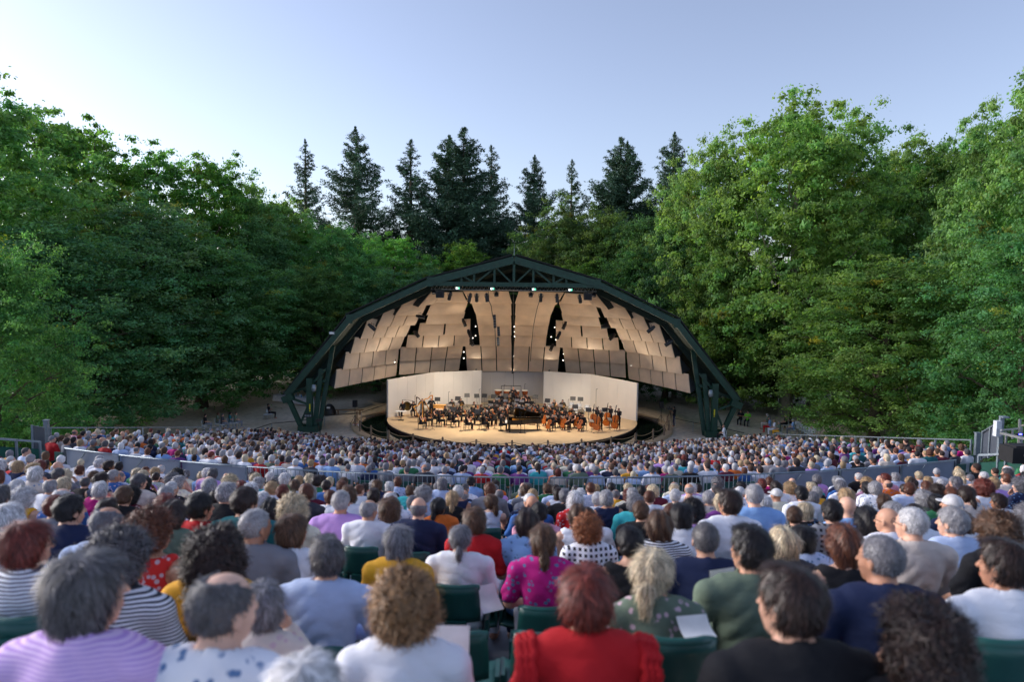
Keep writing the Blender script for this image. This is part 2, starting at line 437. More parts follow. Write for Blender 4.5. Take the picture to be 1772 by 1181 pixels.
# V shaped pillars: several parts each side
pillars = [((497, 686), (527, 746), .36, 0, 'pillar_strut'), ((536, 655), (536, 746), .46, .0, 'pillar_post'), ((553, 640), (542, 746), .34, .5, 'pillar_strut'),
           ((569, 600), (548, 746), .34, 1.3, 'pillar_strut')]
brs = [((500, 688), (534, 701), .16, 0), ((521, 731), (534, 702), .16, 0), ((536, 668), (562, 640), .16, .3), ((497, 684), (560, 660), .2, .6)]
for s in (-1, 1):
    for (a, b, w, dy, nm) in pillars:
        A = sym(a[0], a[1]); B_ = sym(b[0], b[1]); B_.z = -.2
        mb = MB(); mb.beam(P_(A, s, AY+dy), P_(B_, s, AY+dy*.4), w, w*.8, up=(0, 1, 0)); shp(mb, nm, M_green)
    for (a, b, w, dy) in brs:
        mb = MB(); mb.beam(P_(sym(*a), s, AY+dy), P_(sym(*b), s, AY+dy), w); shp(mb, 'pillar_brace', M_green)
    mb = MB(); b0 = P_(sym(534, 742), s); mb.box((b0.x, AY+.3, .2), (1.6, 1.2, .5)); shp(mb, 'pillar_footing', M_green)
    mb = MB(); b1 = P_(sym(541, 671), s); mb.lathe([(0.01, -.3), (.16, -.25), (.2, 0), (.14, .28), (.01, .3)], 12, (b1.x-s*.2, AY-.35, b1.z)); o = shp(mb, 'loudhailer', M_galv)

# reflector panels
YC = [66, 65, 63.8, 62.5, 61, 59.4, 57.8, 56.2]; WY = 54.9
def s_of(px):
    xp = [560, 579, 690, 794, 890]; fp = [0, 0, .76, 1, 1]; return float(np.interp(px, xp, fp))
def Dk(k, px): return WY + (YC[k]-WY)*s_of(px)
z5 = lambda u, v: (740+u/5.907, 470+v/5.907)
cen = [((405, 1020), (857, 1020), (395, 893), (857, 893), 3), ((400, 893), (857, 893), (385, 765), (857, 765), 3), ((535, 765), (857, 765), (528, 655), (850, 655), 1),
       ((527, 655), (857, 655), (512, 548), (855, 548), 1), ((512, 548), (857, 548), (494, 450), (850, 450), 1), ((497, 450), (857, 450), (448, 330), (852, 325), 1), ((440, 330), (862, 330), (362, 210), (825, 212), 1)]
CEN = [tuple(z5(*q) for q in c[:4])+(c[4],) for c in cen]
MID = [((690.5, 649.2), (794, 641.5), (692, 625), (797, 620), 4), ((692, 625.7), (797, 620.5), (693.5, 602.5), (801, 600), 4), ((702.5, 602.6), (812, 599.5), (706, 582), (813, 580.5), 4),
       ((722, 582), (813, 580.5), (727, 561.5), (814, 554), 2), ((736, 561.5), (799, 560.5), (742, 545), (805, 542), 1), ((738, 545.5), (802, 544), (747, 526), (811, 521), 1), ((752, 524.5), (808, 523.5), (767, 508), (800, 507), 1)]
OUT = [((579, 672.7), (685, 650.8), (583, 641), (687.5, 628), 5), ((594, 640.5), (687.5, 629), (599, 611), (690, 603), 4), ((607, 612.5), (692, 604), (614.6, 585.6), (701, 582), 4),
       ((624, 587), (702, 582.8), (637, 553), (713, 559), 4), ((652, 566.5), (718, 563.3), (668, 534.5), (727, 546), 3), ((683.6, 546.5), (730, 545.5), (705, 515), (740, 525), 1), ((724, 532), (750, 526.5), (749, 504), (766, 507), 1)]
def L3(a, b, t): return a.lerp(b, t)
for bi, bay in enumerate((CEN, MID, OUT)):
    for k, (bl, br, tl, tr, npn) in enumerate(bay):
        q = []
        for (pt, top) in ((bl, 0), (br, 0), (tl, 1), (tr, 1)):
            Y = Dk(k+1, pt[0])+.45 if top else Dk(k, pt[0])
            if bi == 2: Y = max(Y, WY+.0+(.35 if top else 0))
            v = PX(pt[0], pt[1]-(1.5 if top else 0), Y); v.x -= AX; q.append(v)
        for s in (-1, 1):
            Q = [Vector((AX+(v.x if s < 0 else -v.x), v.y, v.z)) for v in q]
            for i in range(npn):
                g = .0035*20/max(1, npn) if npn > 1 else 0
                t0, t1 = i/npn+(g*.5 if i else 0), (i+1)/npn-(g*.5 if i < npn-1 else 0)
                a, b, c, d = L3(Q[0], Q[1], t0), L3(Q[0], Q[1], t1), L3(Q[2], Q[3], t1), L3(Q[2], Q[3], t0)
                nrm = (b-a).cross(d-a).normalized()
                if nrm.y > 0: nrm = -nrm
                # slight belly so light rolls over the panel
                vs = []; nu = 4
                for jv in range(nu+1):
                    for iu in range(3):
                        u_t, v_t = iu/2, jv/nu
                        pnt = L3(L3(a, b, u_t), L3(d, c, u_t), v_t) + nrm*(.035*math.sin(PI*v_t))
                        vs.append(pnt)
                nb = len(vs); vs += [v-nrm*.07 for v in vs]; fs = []
                for jv in range(nu):
                    for iu in range(2):
                        w = jv*3+iu; fs += [(w, w+1, w+4, w+3), (nb+w, nb+w+3, nb+w+4, nb+w+1)]
                for jv in range(nu): fs += [(jv*3, jv*3+3, nb+jv*3+3, nb+jv*3), (jv*3+2, nb+jv*3+2, nb+jv*3+5, jv*3+5)]
                for iu in range(2): fs += [(iu, nb+iu, nb+iu+1, iu+1), (nu*3+iu, nu*3+iu+1, nb+nu*3+iu+1, nb+nu*3+iu)]
                mb = MB(); mb.add(vs, fs); shp(mb, 'reflector_panel', M_panel)
            # dark return wing at the outer end of each outer row
            if bi == 2:
                a = Q[0]; d = Q[2]; mb = MB()
                e = a + Vector((s*.95, 1.0, .28)); mb.add([a, e, d+Vector((0, .1, 0)), a+Vector((0, .5, 0.05))], [(0, 1, 2), (0, 3, 1), (1, 3, 2)]); shp(mb, 'panel_bracket', M_panel_edge)
# lighting truss under the tie beam
ty = AY+.55; tz = sym(889.5, 503).z
tr = empty('lighting_truss', (AX, ty, tz), 0, 'long aluminium lighting truss hanging below the green tie beam', 'truss')
mb = MB(); hw = 6.6
for (dy, dz) in ((0, 0), (.35, 0), (.17, .35)): mb.tube([(-hw, dy, dz), (hw, dy, dz)], .035, 6)
n = 44
for i in range(n):
    a = -hw+2*hw*i/n; b = -hw+2*hw*(i+1)/n
    mb.tube([(a, 0, 0), ((a+b)/2, .17, .35), (b, 0, 0)], .018, 4, False); mb.tube([(a, .35, 0), ((a+b)/2, .17, .35)], .018, 4, False)
mb.obj('truss_frame', M_alu, tr)
M_exit = glow('exit_light_green', lin(60, 200, 140), 1.1); M_exitw = glow('exit_light_white', (.9, 1, .95, 1), 1.2)
ordw = ['first', 'second', 'third', 'fourth', 'fifth', 'sixth', 'seventh', 'eighth', 'ninth', 'tenth', 'eleventh', 'twelfth', 'thirteenth', 'fourteenth', 'fifteenth', 'sixteenth', 'seventeenth', 'eighteenth', 'nineteenth', 'twentieth']
tens = {20: ('twentieth', 'twenty'), 30: ('thirtieth', 'thirty'), 40: ('fortieth', 'forty'), 50: ('fiftieth', 'fifty')}
def ordinal(i):
    if i < 1: return 'first'
    if i <= 20: return ordw[i-1]
    t = i//10*10; return tens[t][0] if i == t else tens[t][1]+'-'+ordw[i-t-1]
for i, (px, py) in enumerate(((792, 499), (852, 500), (924, 501), (987, 502))):
    c = PX(px, py, ty-.25)
    e = empty('exit_sign', c, 0, f'small lit green and white exit sign, {ordinal(i+1)} from the left on the lighting truss', 'exit sign', 'exit signs along the truss')
    mb = MB(); mb.box((0, 0, 0), (.36, .1, .24)); mb.obj('housing', M_galv, e)
    mb = MB(); mb.box((-.07, -.055, 0), (.12, .012, .14)); mb.obj('white_panel', M_exitw, e)
    # running figure and arrow
    mb = MB(); mb.box((.08, -.055, 0), (.12, .012, .14)); mb.obj('green_panel', M_exit, e)
    mb = MB(); mb.box((.06, -.064, .04), (.02, .006, .02)); mb.beam((.06, -.064, .03), (.07, -.064, -.01), .012, .006); mb.beam((.07, -.064, -.01), (.05, -.064, -.045), .01, .006); mb.beam((.07, -.064, -.01), (.095, -.064, -.04), .01, .006); mb.beam((.05, -.064, .015), (.09, -.064, .012), .008, .006); mb.obj('running_figure', M_exitw, e)

# ------------------------------------------------------------------ stage lights
M_lens = glow('lamp_lens', (1, .9, .75, 1), 2.6)
M_lensdim = mat('lamp_glass', (.2, .22, .25, 1), .1)
def make_spot(name, loc, tgt, L, lab, grp, lit=0, angle=70, hang=.35, rad=.14, color=(1, .83, .63), dark=False):
    e = empty(name, loc, 0, lab, 'stage light', grp)
    d = (Vector(tgt)-Vector(loc)).normalized(); q = d.to_track_quat('-Z', 'Y').to_matrix().to_4x4()
    mb = MB()
    prof = [(.02, L*.5), (rad*.7, L*.46), (rad*.8, L*.2), (rad, L*.15), (rad, -L*.42), (rad*1.08, -L*.5), (rad*.9, -L*.5), (rad*.88, -L*.40)]
    mb.lathe(prof, 14, M=q)
    mb.obj('housing', M_black, e)
    mb = MB()
    if hang:
        mb.beam((-rad-.03, 0, 0), (-rad-.03, 0, hang*.7), .03); mb.beam((rad+.03, 0, 0), (rad+.03, 0, hang*.7), .03)
        mb.beam((-rad-.03, 0, hang*.7), (rad+.03, 0, hang*.7), .03); mb.beam((0, 0, hang*.7), (0, 0, hang), .04)
        mb.obj('yoke', M_black, e)
    mb = MB(); mb.lathe([(.005, -L*.405), (rad*.87, -L*.41)], 14, M=q); mb.obj('lens', M_lens if lit and not dark else M_lensdim, e)
    if lit and lit > 0:
        ld = bpy.data.lights.new('stage_lamp', 'SPOT'); ld.energy = lit; ld.spot_size = R_(angle); ld.spot_blend = .6; ld.color = color; ld.shadow_soft_size = .12
        lo = bpy.data.objects.new('lamp_light', ld); COL.objects.link(lo); lo.location = Vector(loc)+d*(L*.55); lo.rotation_euler = d.to_track_quat('-Z', 'Y').to_euler()
    return e
LIT = 820
mh = [(778.6, 512, -8, 60), (813, 515, -5.5, 55), (825, 515, -3, 61), (842.5, 515, -1, 55), (936, 515, 2, 60), (964, 516, 4.5, 55), (1003.5, 517, 7.5, 59)]
for i, (px, py, tx, tyy) in enumerate(mh):
    c = PX(px, py, ty-.05)
    make_spot('moving_light', c, (tx, tyy, .5), .72, f'black tubular moving stage light hanging from the truss, {ordinal(i+1)} of seven from the left', 'moving lights on the truss', lit=LIT, angle=64, dark=i not in (3, 5))
for i, (px, py) in enumerate(((859, 509), (918.5, 510), (750.5, 505), (1028, 510))):
    c = PX(px, py, ty-.05)
    make_spot('round_lamp', c, (c.x*.6, 50.5, .5), .34, ['small round lamp left of the middle slit on the truss', 'small round lamp right of the middle slit on the truss', 'small round lamp at the left end of the truss', 'small round lamp at the right end of the truss'][i], 'round lamps on the truss', lit=LIT*.55, angle=80, hang=.2, rad=.17, dark=True)
for i, (px, py) in enumerate(((761.5, 509.5), (1017, 513.5))):
    c = PX(px, py, ty-.1); mb = MB(); mb.box((0, 0, 0), (.62, .5, .56)); mb.box((0, -.26, 0), (.5, .02, .44)); mb.beam((0, 0, .28), (0, 0, .45), .05)
    o = mb.obj('hanging_speaker', M_black); o.location = c; tag(o, ['square black loudspeaker hung near the left end of the truss', 'square black loudspeaker hung near the right end of the truss'][i], 'loudspeaker', 'speakers on the truss')
    mb = MB(); mb.box((0, -.275, 0), (.44, .01, .38)); mb.obj('grille', M_blackcloth, o)
# lamps in the dark gaps between the panel bays
gaps = [(823, 563.5, 61.5), (823, 580, 62.5), (818, 584, 62.5), (890, 564, 62), (890.5, 573, 62.5), (890.5, 581.5, 63), (889, 616, 65), (889, 623.5, 65.5), (960, 565, 61.5), (954, 582, 62.5),
        (962, 587, 63), (802.6, 608.5, 65), (802.6, 619.5, 65.5), (975.6, 612, 65), (974.6, 623, 65.5), (683, 626, 61.5), (1093, 632, 61.5)]
for i, (px, py, Y) in enumerate(gaps):
    c = PX(px, py, Y+.5)
    where = 'dark gap left of the middle panels' if px < 860 and px > 700 else ('middle slit between the panels' if px < 900 else ('dark gap right of the middle panels' if px < 1000 else 'right outer gap between panels'))
    if px < 700: where = 'left outer gap between panels'
    ii = [g for g in gaps if (g[0] < 700) == (px < 700) and (700 < g[0] < 860) == (700 < px < 860) and (860 < g[0] < 900) == (860 < px < 900) and (900 < g[0] < 1000) == (900 < px < 1000)]
    rank = sorted(g[1] for g in ii).index(py)+1
    make_spot('gap_light', c, (c.x*.8, 53, 1.0), .3, f'small lit lamp in the {where}, {ordinal(rank)} from the top', 'small lamps between the panels', lit=-1, angle=80, rad=.06, hang=.3, color=(1, .92, .82))
big = [(803, 558, 60.5, 'aimed across the left middle panels'), (812, 577, 61, 'below the first one in the left middle gap'), (816, 592, 62, 'lowest dark one in the left middle gap'), (727, 548, 58.5, 'upper one in the outer left gap'), (720, 578, 60, 'lower one in the outer left gap'),
       (643, 566, 54.6, 'beside the outer edge of the left panels'), (977, 563, 60.5, 'aimed across the right middle panels'), (967, 580, 61, 'below the first one in the right middle gap'), (955, 601, 62, 'lowest dark one in the right middle gap'),
       (1048, 566, 58.5, 'upper one in the outer right gap'), (1060, 583, 60, 'lower one in the outer right gap'), (1127, 570, 54.6, 'beside the outer edge of the right panels'), (1158, 594, 54.6, 'lower beside the outer edge of the right panels')]
for i, (px, py, Y, lab) in enumerate(big):
    c = PX(px, py, Y-.6); s = -1 if px < 889 else 1
    make_spot('profile_spotlight', c, (c.x*.2, 57, .5) if i not in (3, 9) else (-s*11.5, 57, 6.5), .75, 'black profile spotlight '+lab, 'profile spotlights in the gaps', lit=220 if i in (3, 9) else 0, angle=75, rad=.15)
# added fill lamps, hidden behind the stage wall, that brighten the reflector panels
UPW = 150
for i, x in enumerate((-9.6, -6.6, -3.4, 0.1, 3.6, 6.8, 9.8)):
    y = 59.6 if abs(x) > 9 else (62.6 if abs(x) > 6 else 64.7 if abs(x) > 1 else 65.8)
    make_spot('added_uplight', (x, y+.35, 3.62 if abs(x) > 9 else 3.78 if abs(x) > 1 else 3.5), (x*1.05, y-7.5, 12), .26, f'small added uplight behind the top edge of the stage wall, {ordinal(i+1)} from the left', 'added uplights behind the stage wall', lit=UPW*(1.25 if abs(x) > 9 else .75 if abs(x) > 6 else .22), dark=True, angle=125, hang=0, rad=.09, color=(1, .86, .68))
# hanging line array and cable in front of the middle panels
for i, (px, y0, y1, Y, lab) in enumerate(((855.5, 545, 568, 57.5, 'slim black column speaker hung highest before the middle panels'), (862.3, 566, 582, 58.5, 'slim black column speaker hung second before the middle panels'), (861.5, 584, 599, 59, 'slim black column speaker hung lowest before the middle panels'))):
    a = PX(px, y0, Y); b = PX(px+1, y1, Y); mb = MB(); mb.beam(a, b, .22, .25); n = 6
    o = mb.obj('column_speaker', M_black); tag(o, lab, 'loudspeaker', 'column speakers before the panels')
    mb = MB()
    for k in range(1, 5):
        q = a.lerp(b, k/5); mb.box((q.x, q.y-.13, q.z), (.24, .02, .02))
    mb.obj('grille_ribs', M_galv, o)
mb = MB(); pl = [(845, 505, 55.5), (846, 520, 56), (850, 530, 56.5), (852, 545, 57.4), (856, 560, 58.4), (857, 580, 60), (858, 600, 61.5), (859, 625, 63.2)]
mb.tube([PX(*q) for q in pl], .035, 5); tag(mb.obj('hanging_cable', M_black), 'black cable bundle hanging over the left middle panels', 'cable')
mb = MB(); pl = [(934, 520, 55.8), (930, 532, 56.6), (927, 545, 57.4), (923, 565, 59), (921, 585, 60.5), (919, 605, 62), (918, 625, 63.2)]
mb.tube([PX(*q) for q in pl], .03, 5); tag(mb.obj('hanging_cable', M_black), 'black cable hanging over the right middle panels', 'cable')
mb = MB(); mb.tube([PX(888.5, 500, 54.9), PX(888.5, 672, 63)], .018, 4); tag(mb.obj('microphone_cable', M_black), 'thin vertical cable dropping in the middle of the shell', 'cable')
# ================================================================== trees
def leafmat(name, base, var=.35, trans=.5):
    m = bpy.data.materials.new(name); m.use_nodes = True; nt = m.node_tree; p = nt.nodes['Principled BSDF']
    at = nt.nodes.new('ShaderNodeAttribute'); at.attribute_name = 'Col'
    oi = nt.nodes.new('ShaderNodeObjectInfo')
    mx = nt.nodes.new('ShaderNodeMix'); mx.data_type = 'RGBA'; mx.blend_type = 'MULTIPLY'; mx.inputs[0].default_value = 1
    nt.links.new(at.outputs['Color'], mx.inputs[6]); nt.links.new(oi.outputs['Color'], mx.inputs[7])
    nt.links.new(mx.outputs[2], p.inputs['Base Color']); p.inputs['Roughness'].default_value = .55; p.inputs['Specular IOR Level'].default_value = .25
    tr = nt.nodes.new('ShaderNodeBsdfTranslucent'); sc = nt.nodes.new('ShaderNodeMix'); sc.data_type = 'RGBA'; sc.blend_type = 'MULTIPLY'; sc.inputs[0].default_value = 1
    sc.inputs[7].default_value = (1.3, 1.35, .6, 1); nt.links.new(mx.outputs[2], sc.inputs[6]); nt.links.new(sc.outputs[2], tr.inputs['Color'])
    ms = nt.nodes.new('ShaderNodeMixShader'); ms.inputs[0].default_value = trans
    nt.links.new(p.outputs[0], ms.inputs[1]); nt.links.new(tr.outputs[0], ms.inputs[2])
    nt.links.new(ms.outputs[0], nt.nodes['Material Output'].inputs['Surface']); return m
M_leaf = leafmat('broad_leaf', None); M_needle = leafmat('needle_spray', None, trans=.12)

def leaves_mesh(name, C, N, size, col, m, aspect=.62, rng=None, fold=.0):
    """C centres (n,3), N normals, one diamond leaf each"""
    n = len(C); rng = rng or np.random.default_rng(1)
    N = N/np.maximum(np.linalg.norm(N, axis=1, keepdims=True), 1e-6)
    t = rng.normal(size=(n, 3)); t -= (t*N).sum(1, keepdims=True)*N; t /= np.maximum(np.linalg.norm(t, axis=1, keepdims=True), 1e-6)
    b = np.cross(N, t); s = size[:, None]
    V = np.stack([C-t*s*.55, C+b*s*aspect*.5-t*s*.08, C+t*s*.55, C-b*s*aspect*.5-t*s*.08], 1).reshape(-1, 3)
    F = np.arange(4*n).reshape(n, 4); cc = np.repeat(np.concatenate([col, np.ones((n, 1))], 1), 4, 0)
    return np_mesh(name, V, F, m, cc)

def make_broadleaf(seed, H=20, R=6, crown0=.18, nclump=330, per=150, leaf=.30, style='plane', col=(.07, .12, .025), bark=None):
    """trunk, limbs and a crown of leaf clumps on the limbs; returns (trunk mesh, crown mesh)"""
    rg = np.random.default_rng(seed); rnd = random.Random(seed)
    mb = MB(); top = H*.86
    lean = Vector((rnd.uniform(-.05, .05), rnd.uniform(-.05, .05), 1))
    tp = [Vector((lean.x*z+math.sin(z*.35+seed)*.18, lean.y*z+math.cos(z*.3+seed)*.18, z)) for z in np.linspace(-.6, top, 9)]
    tr = [H*.026*(1-.8*i/8) for i in range(9)]; tr[0] *= 1.4
    mb.tube(tp, tr, 9)
    tips = []; t0 = .05
    # lobes: the crown silhouette bulges where limbs end
    nl = 15 if style == 'plane' else 22
    def env(t):   # crown radius at height fraction t of the crown
        if style == 'plane': return R*(.55+.55*math.sin(PI*min(1, t*1.02)**.85))*(1 if t < .85 else max(.25, 1-(t-.85)*3.6))
        return R*(.72+.42*math.sin(PI*min(1, t+.12)))*(1 if t < .6 else max(.12, 1-(t-.6)*2.1))
    for i in range(nl):
        t = (i+.5)/nl; z = H*(crown0+(1-crown0)*t); az = i*2.4+rnd.uniform(-.4, .4)
        r = env(t)*rnd.uniform(.70, 1.05)*(1 if t < .85 else .7)
        zb = max(H*.10, z - r*rnd.uniform(.55, .95) if style == 'plane' else z-r*rnd.uniform(.4, .8)); zb = min(zb, top*.97)
        base = Vector((lean.x*zb, lean.y*zb, zb)); end = Vector((math.cos(az)*r, math.sin(az)*r, z))
        mid = base.lerp(end, .5)+Vector((0, 0, -.06*r if style == 'plane' else .15*r))+Vector((rnd.uniform(-.4, .4), rnd.uniform(-.4, .4), 0))
        rad = H*.010*(1.1-t*.6); pts = [base, base.lerp(mid, .5), mid, mid.lerp(end, .6), end]
        mb.tube(pts, [rad, rad*.8, rad*.6, rad*.4, rad*.15], 6, False)
        for q in range(3):
            k = rnd.uniform(.35, .9); p = base.lerp(mid, k*2) if k < .5 else mid.lerp(end, k*2-1)
            e = p+Vector((rnd.uniform(-1, 1), rnd.uniform(-1, 1), rnd.uniform(-.1, .9)))*R*.33
            mb.tube([p, p.lerp(e, .5)+Vector((0, 0, .1)), e], [rad*.35, rad*.22, rad*.07], 5, False); tips.append((e, .7))
        tips += [(end, 1.0), (mid.lerp(end, .6), .9)]
    # clumps: around limb ends, in the outer part of the crown
    cl = []
    while len(cl) < nclump:
        if rnd.random() < .62:
            p, w = rnd.choice(tips); c = p+Vector((rnd.gauss(0, 1), rnd.gauss(0, 1), rnd.gauss(0, .75)))*R*.25
        else:
            t = rnd.random(); az = rnd.uniform(0, 2*PI); rr = env(t)*rnd.uniform(.45, .98)
            c = Vector((math.cos(az)*rr, math.sin(az)*rr, H*(crown0+(1-crown0)*t)))
            if math.sin(c.x*1.1+seed)+math.sin(c.y*1.2+1.7*seed)+math.sin(c.z*1.0+seed*.7) < -.35: continue
        cl.append(c)
    C = []; N = []; col_ = []; S = []
    for c in cl:
        flat = .55 if style == 'plane' else .5
        cr = rnd.uniform(.32, .82)*(R/6)*(1.0 if style == 'plane' else 1.15); n = int(per*rnd.uniform(.6, 1.3))
        d = rg.normal(size=(n, 3)); d /= np.linalg.norm(d, axis=1, keepdims=True); rad = cr*np.minimum(1.7, np.abs(rg.normal(0, .72, (n, 1)))+.12)
        o = d*rad; o[:, 2] *= flat
        if style != 'plane': o[:, 2] -= (o[:, 0]**2+o[:, 1]**2)/cr*.10
        C.append(np.array(c)+o); out = d.copy(); out[:, 2] = np.abs(out[:, 2])*.6+.75 if style == 'plane' else np.abs(out[:, 2])*.5+.85
        N.append(out*.8+rg.normal(size=(n, 3))*.55)
        v = rnd.uniform(.72, 1.3); hue = rnd.uniform(-.12, .2)
        base = np.array(col)*v*np.array([1+hue*1.4, 1+hue*.25, 1-hue*.3])
        if rnd.random() < .012: base = np.array([.16, .17, .04])*v
        col_.append(np.clip(base[None]*rg.uniform(.7, 1.35, (n, 1)), 0, 1)); S.append(leaf*rg.uniform(.6, 1.25, n))
    C = np.concatenate(C); N = np.concatenate(N); cc = np.concatenate(col_); S = np.concatenate(S)
    return mb.mesh('trunk', bark or M_bark), leaves_mesh('crown', C, N, S, cc, M_leaf, rng=rg)

def make_redwood(seed, H=30, R=4.4, bare=.1, dens=1.0, double=False, col=(.062, .122, .075)):
    rg = np.random.default_rng(seed); rnd = random.Random(seed); mb = MB()
    stems = [(0, 0, H)] + ([(-1.3, .3, H*.965)] if double else [])
    C = []; N = []; S = []; cc = []
    for (sx, sy, h) in stems:
        mb.tube([(sx*min(1, z/h*1.6), sy, z) for z in (-.5, h*.2, h*.5, h*.8, h*.985)], [H*.017, H*.013, H*.009, H*.004, .02], 8)
        z = h*bare
        while z < h*.99:
            t = (h-z)/h; nb = 3 if t < .12 else (5 if dens > .8 else 4)
            for bq in range(nb):
                zz = z+rnd.uniform(-.12, .12)*min(1, t*4); r = R*min(1, t*2.2)**1.02*rnd.uniform(.70, 1.1)*(1 if t < .6 else 1-.3*(t-.6))*(1+.16*math.sin(z*1.3+seed)); r = max(.10, r)
                az = rnd.uniform(0, 2*PI); dr = -.36*t+.16; ux, uy = math.cos(az), math.sin(az); nseg = max(2, int(r*4.0)); pts = []
                for k in range(nseg+1):
                    q = k/nseg; pts.append(Vector((sx*min(1, zz/h*1.6)+ux*r*q, sy+uy*r*q, zz+r*(dr*q+.34*q**3-.14*math.sin(q*PI)))))
                pp = pts[::max(1, nseg//3)]; mb.tube(pp, [.05*(1-.8*i/max(1, len(pp)-1)) for i in range(len(pp))], 4, False)
                v = rnd.uniform(.75, 1.35)
                for k in range(1 if r > 1.0 else 0, nseg+1):
                    n = int((8+9*k/nseg)*max(.8, dens)*2.0); w = min(r*.5, .16+.13*r*(1-.45*k/nseg)); o = rg.normal(size=(n, 3))*np.array([w*.55, w*.55, .09]); o[:, 2] -= rg.random(n)*.24*min(1, r)
                    C.append(np.array(pts[k])+o); N.append(rg.normal(size=(n, 3))*.8+np.array([ux*.3, uy*.3, .6])); S.append(rg.uniform(.18, .40, n)*min(1, .4+r*.5))
                    cc.append(np.clip(np.array(col)[None]*v*rg.uniform(.6, 1.5, (n, 1)), 0, 1))
            z += h*.0185*rnd.uniform(.75, 1.3)*(1 if t > .2 else .45+t*2.7)/(1.0 if dens > .8 else .9)
    C = np.concatenate(C); N = np.concatenate(N); cc = np.concatenate(cc); S = np.concatenate(S)
    return mb.mesh('trunk', M_bark), leaves_mesh('crown', C, N, S, cc, M_needle, aspect=.34, rng=rg)

VAR = {}
for i in range(3): VAR['plane', i] = (make_broadleaf(11+i*7, 20, 6.4, .16, 1350, 110, .265, 'plane', (.135, .235, .085), M_barkpale), 20, 6.6)
for i in range(2): VAR['beech', i] = (make_broadleaf(53+i*5, 20, 7.0, .09, 1300, 110, .25, 'beech', (.075, .155, .075)), 20, 7.2)
for i in range(2): VAR['light', i] = (make_broadleaf(83+i*5, 20, 5.2, .12, 700, 95, .26, 'plane', (.10, .20, .06)), 20, 5.4)
VAR['red', 0] = (make_redwood(3, 30, 4.8, .10, 1.0), 30, 4.8)
VAR['red', 1] = (make_redwood(9, 30, 4.2, .16, .62), 30, 4.2)
VAR['red', 2] = (make_redwood(17, 30, 5.2, .08, 1.15, True), 30, 5.2)
VAR['red', 3] = (make_redwood(29, 30, 3.4, .1, .8), 30, 3.4)
used = set()
def put_tree(px, topy, hw, Y, kind, v, lab, name, cat, grp, tintc=(1, 1, 1, 1), rz=0, base=None):
    (tm, cm), H, R = VAR[kind, v]
    topy += (px-886)*.0  # pixels as seen; the ray handles the camera roll
    tp = PX(px, topy, Y); zb = ground_z(tp.x, Y) if base is None else base
    h = tp.z-zb; sz = h/(H*(1.05 if kind != 'red' else 1.0)); sr = (hw*1.18/FPX*Y)/R if kind != 'red' else (hw*1.62/FPX*Y)/R
    e = empty(name, (tp.x, Y, zb), rz, lab, cat, grp); e.scale = (sr, sr, sz)
    a = link_mesh('trunk', tm, e); b = link_mesh('crown', cm, e); b.color = tintc; return e
G1, G2, G3 = 'broadleaf trees on the left', 'broadleaf trees on the right', 'redwoods behind the shell'
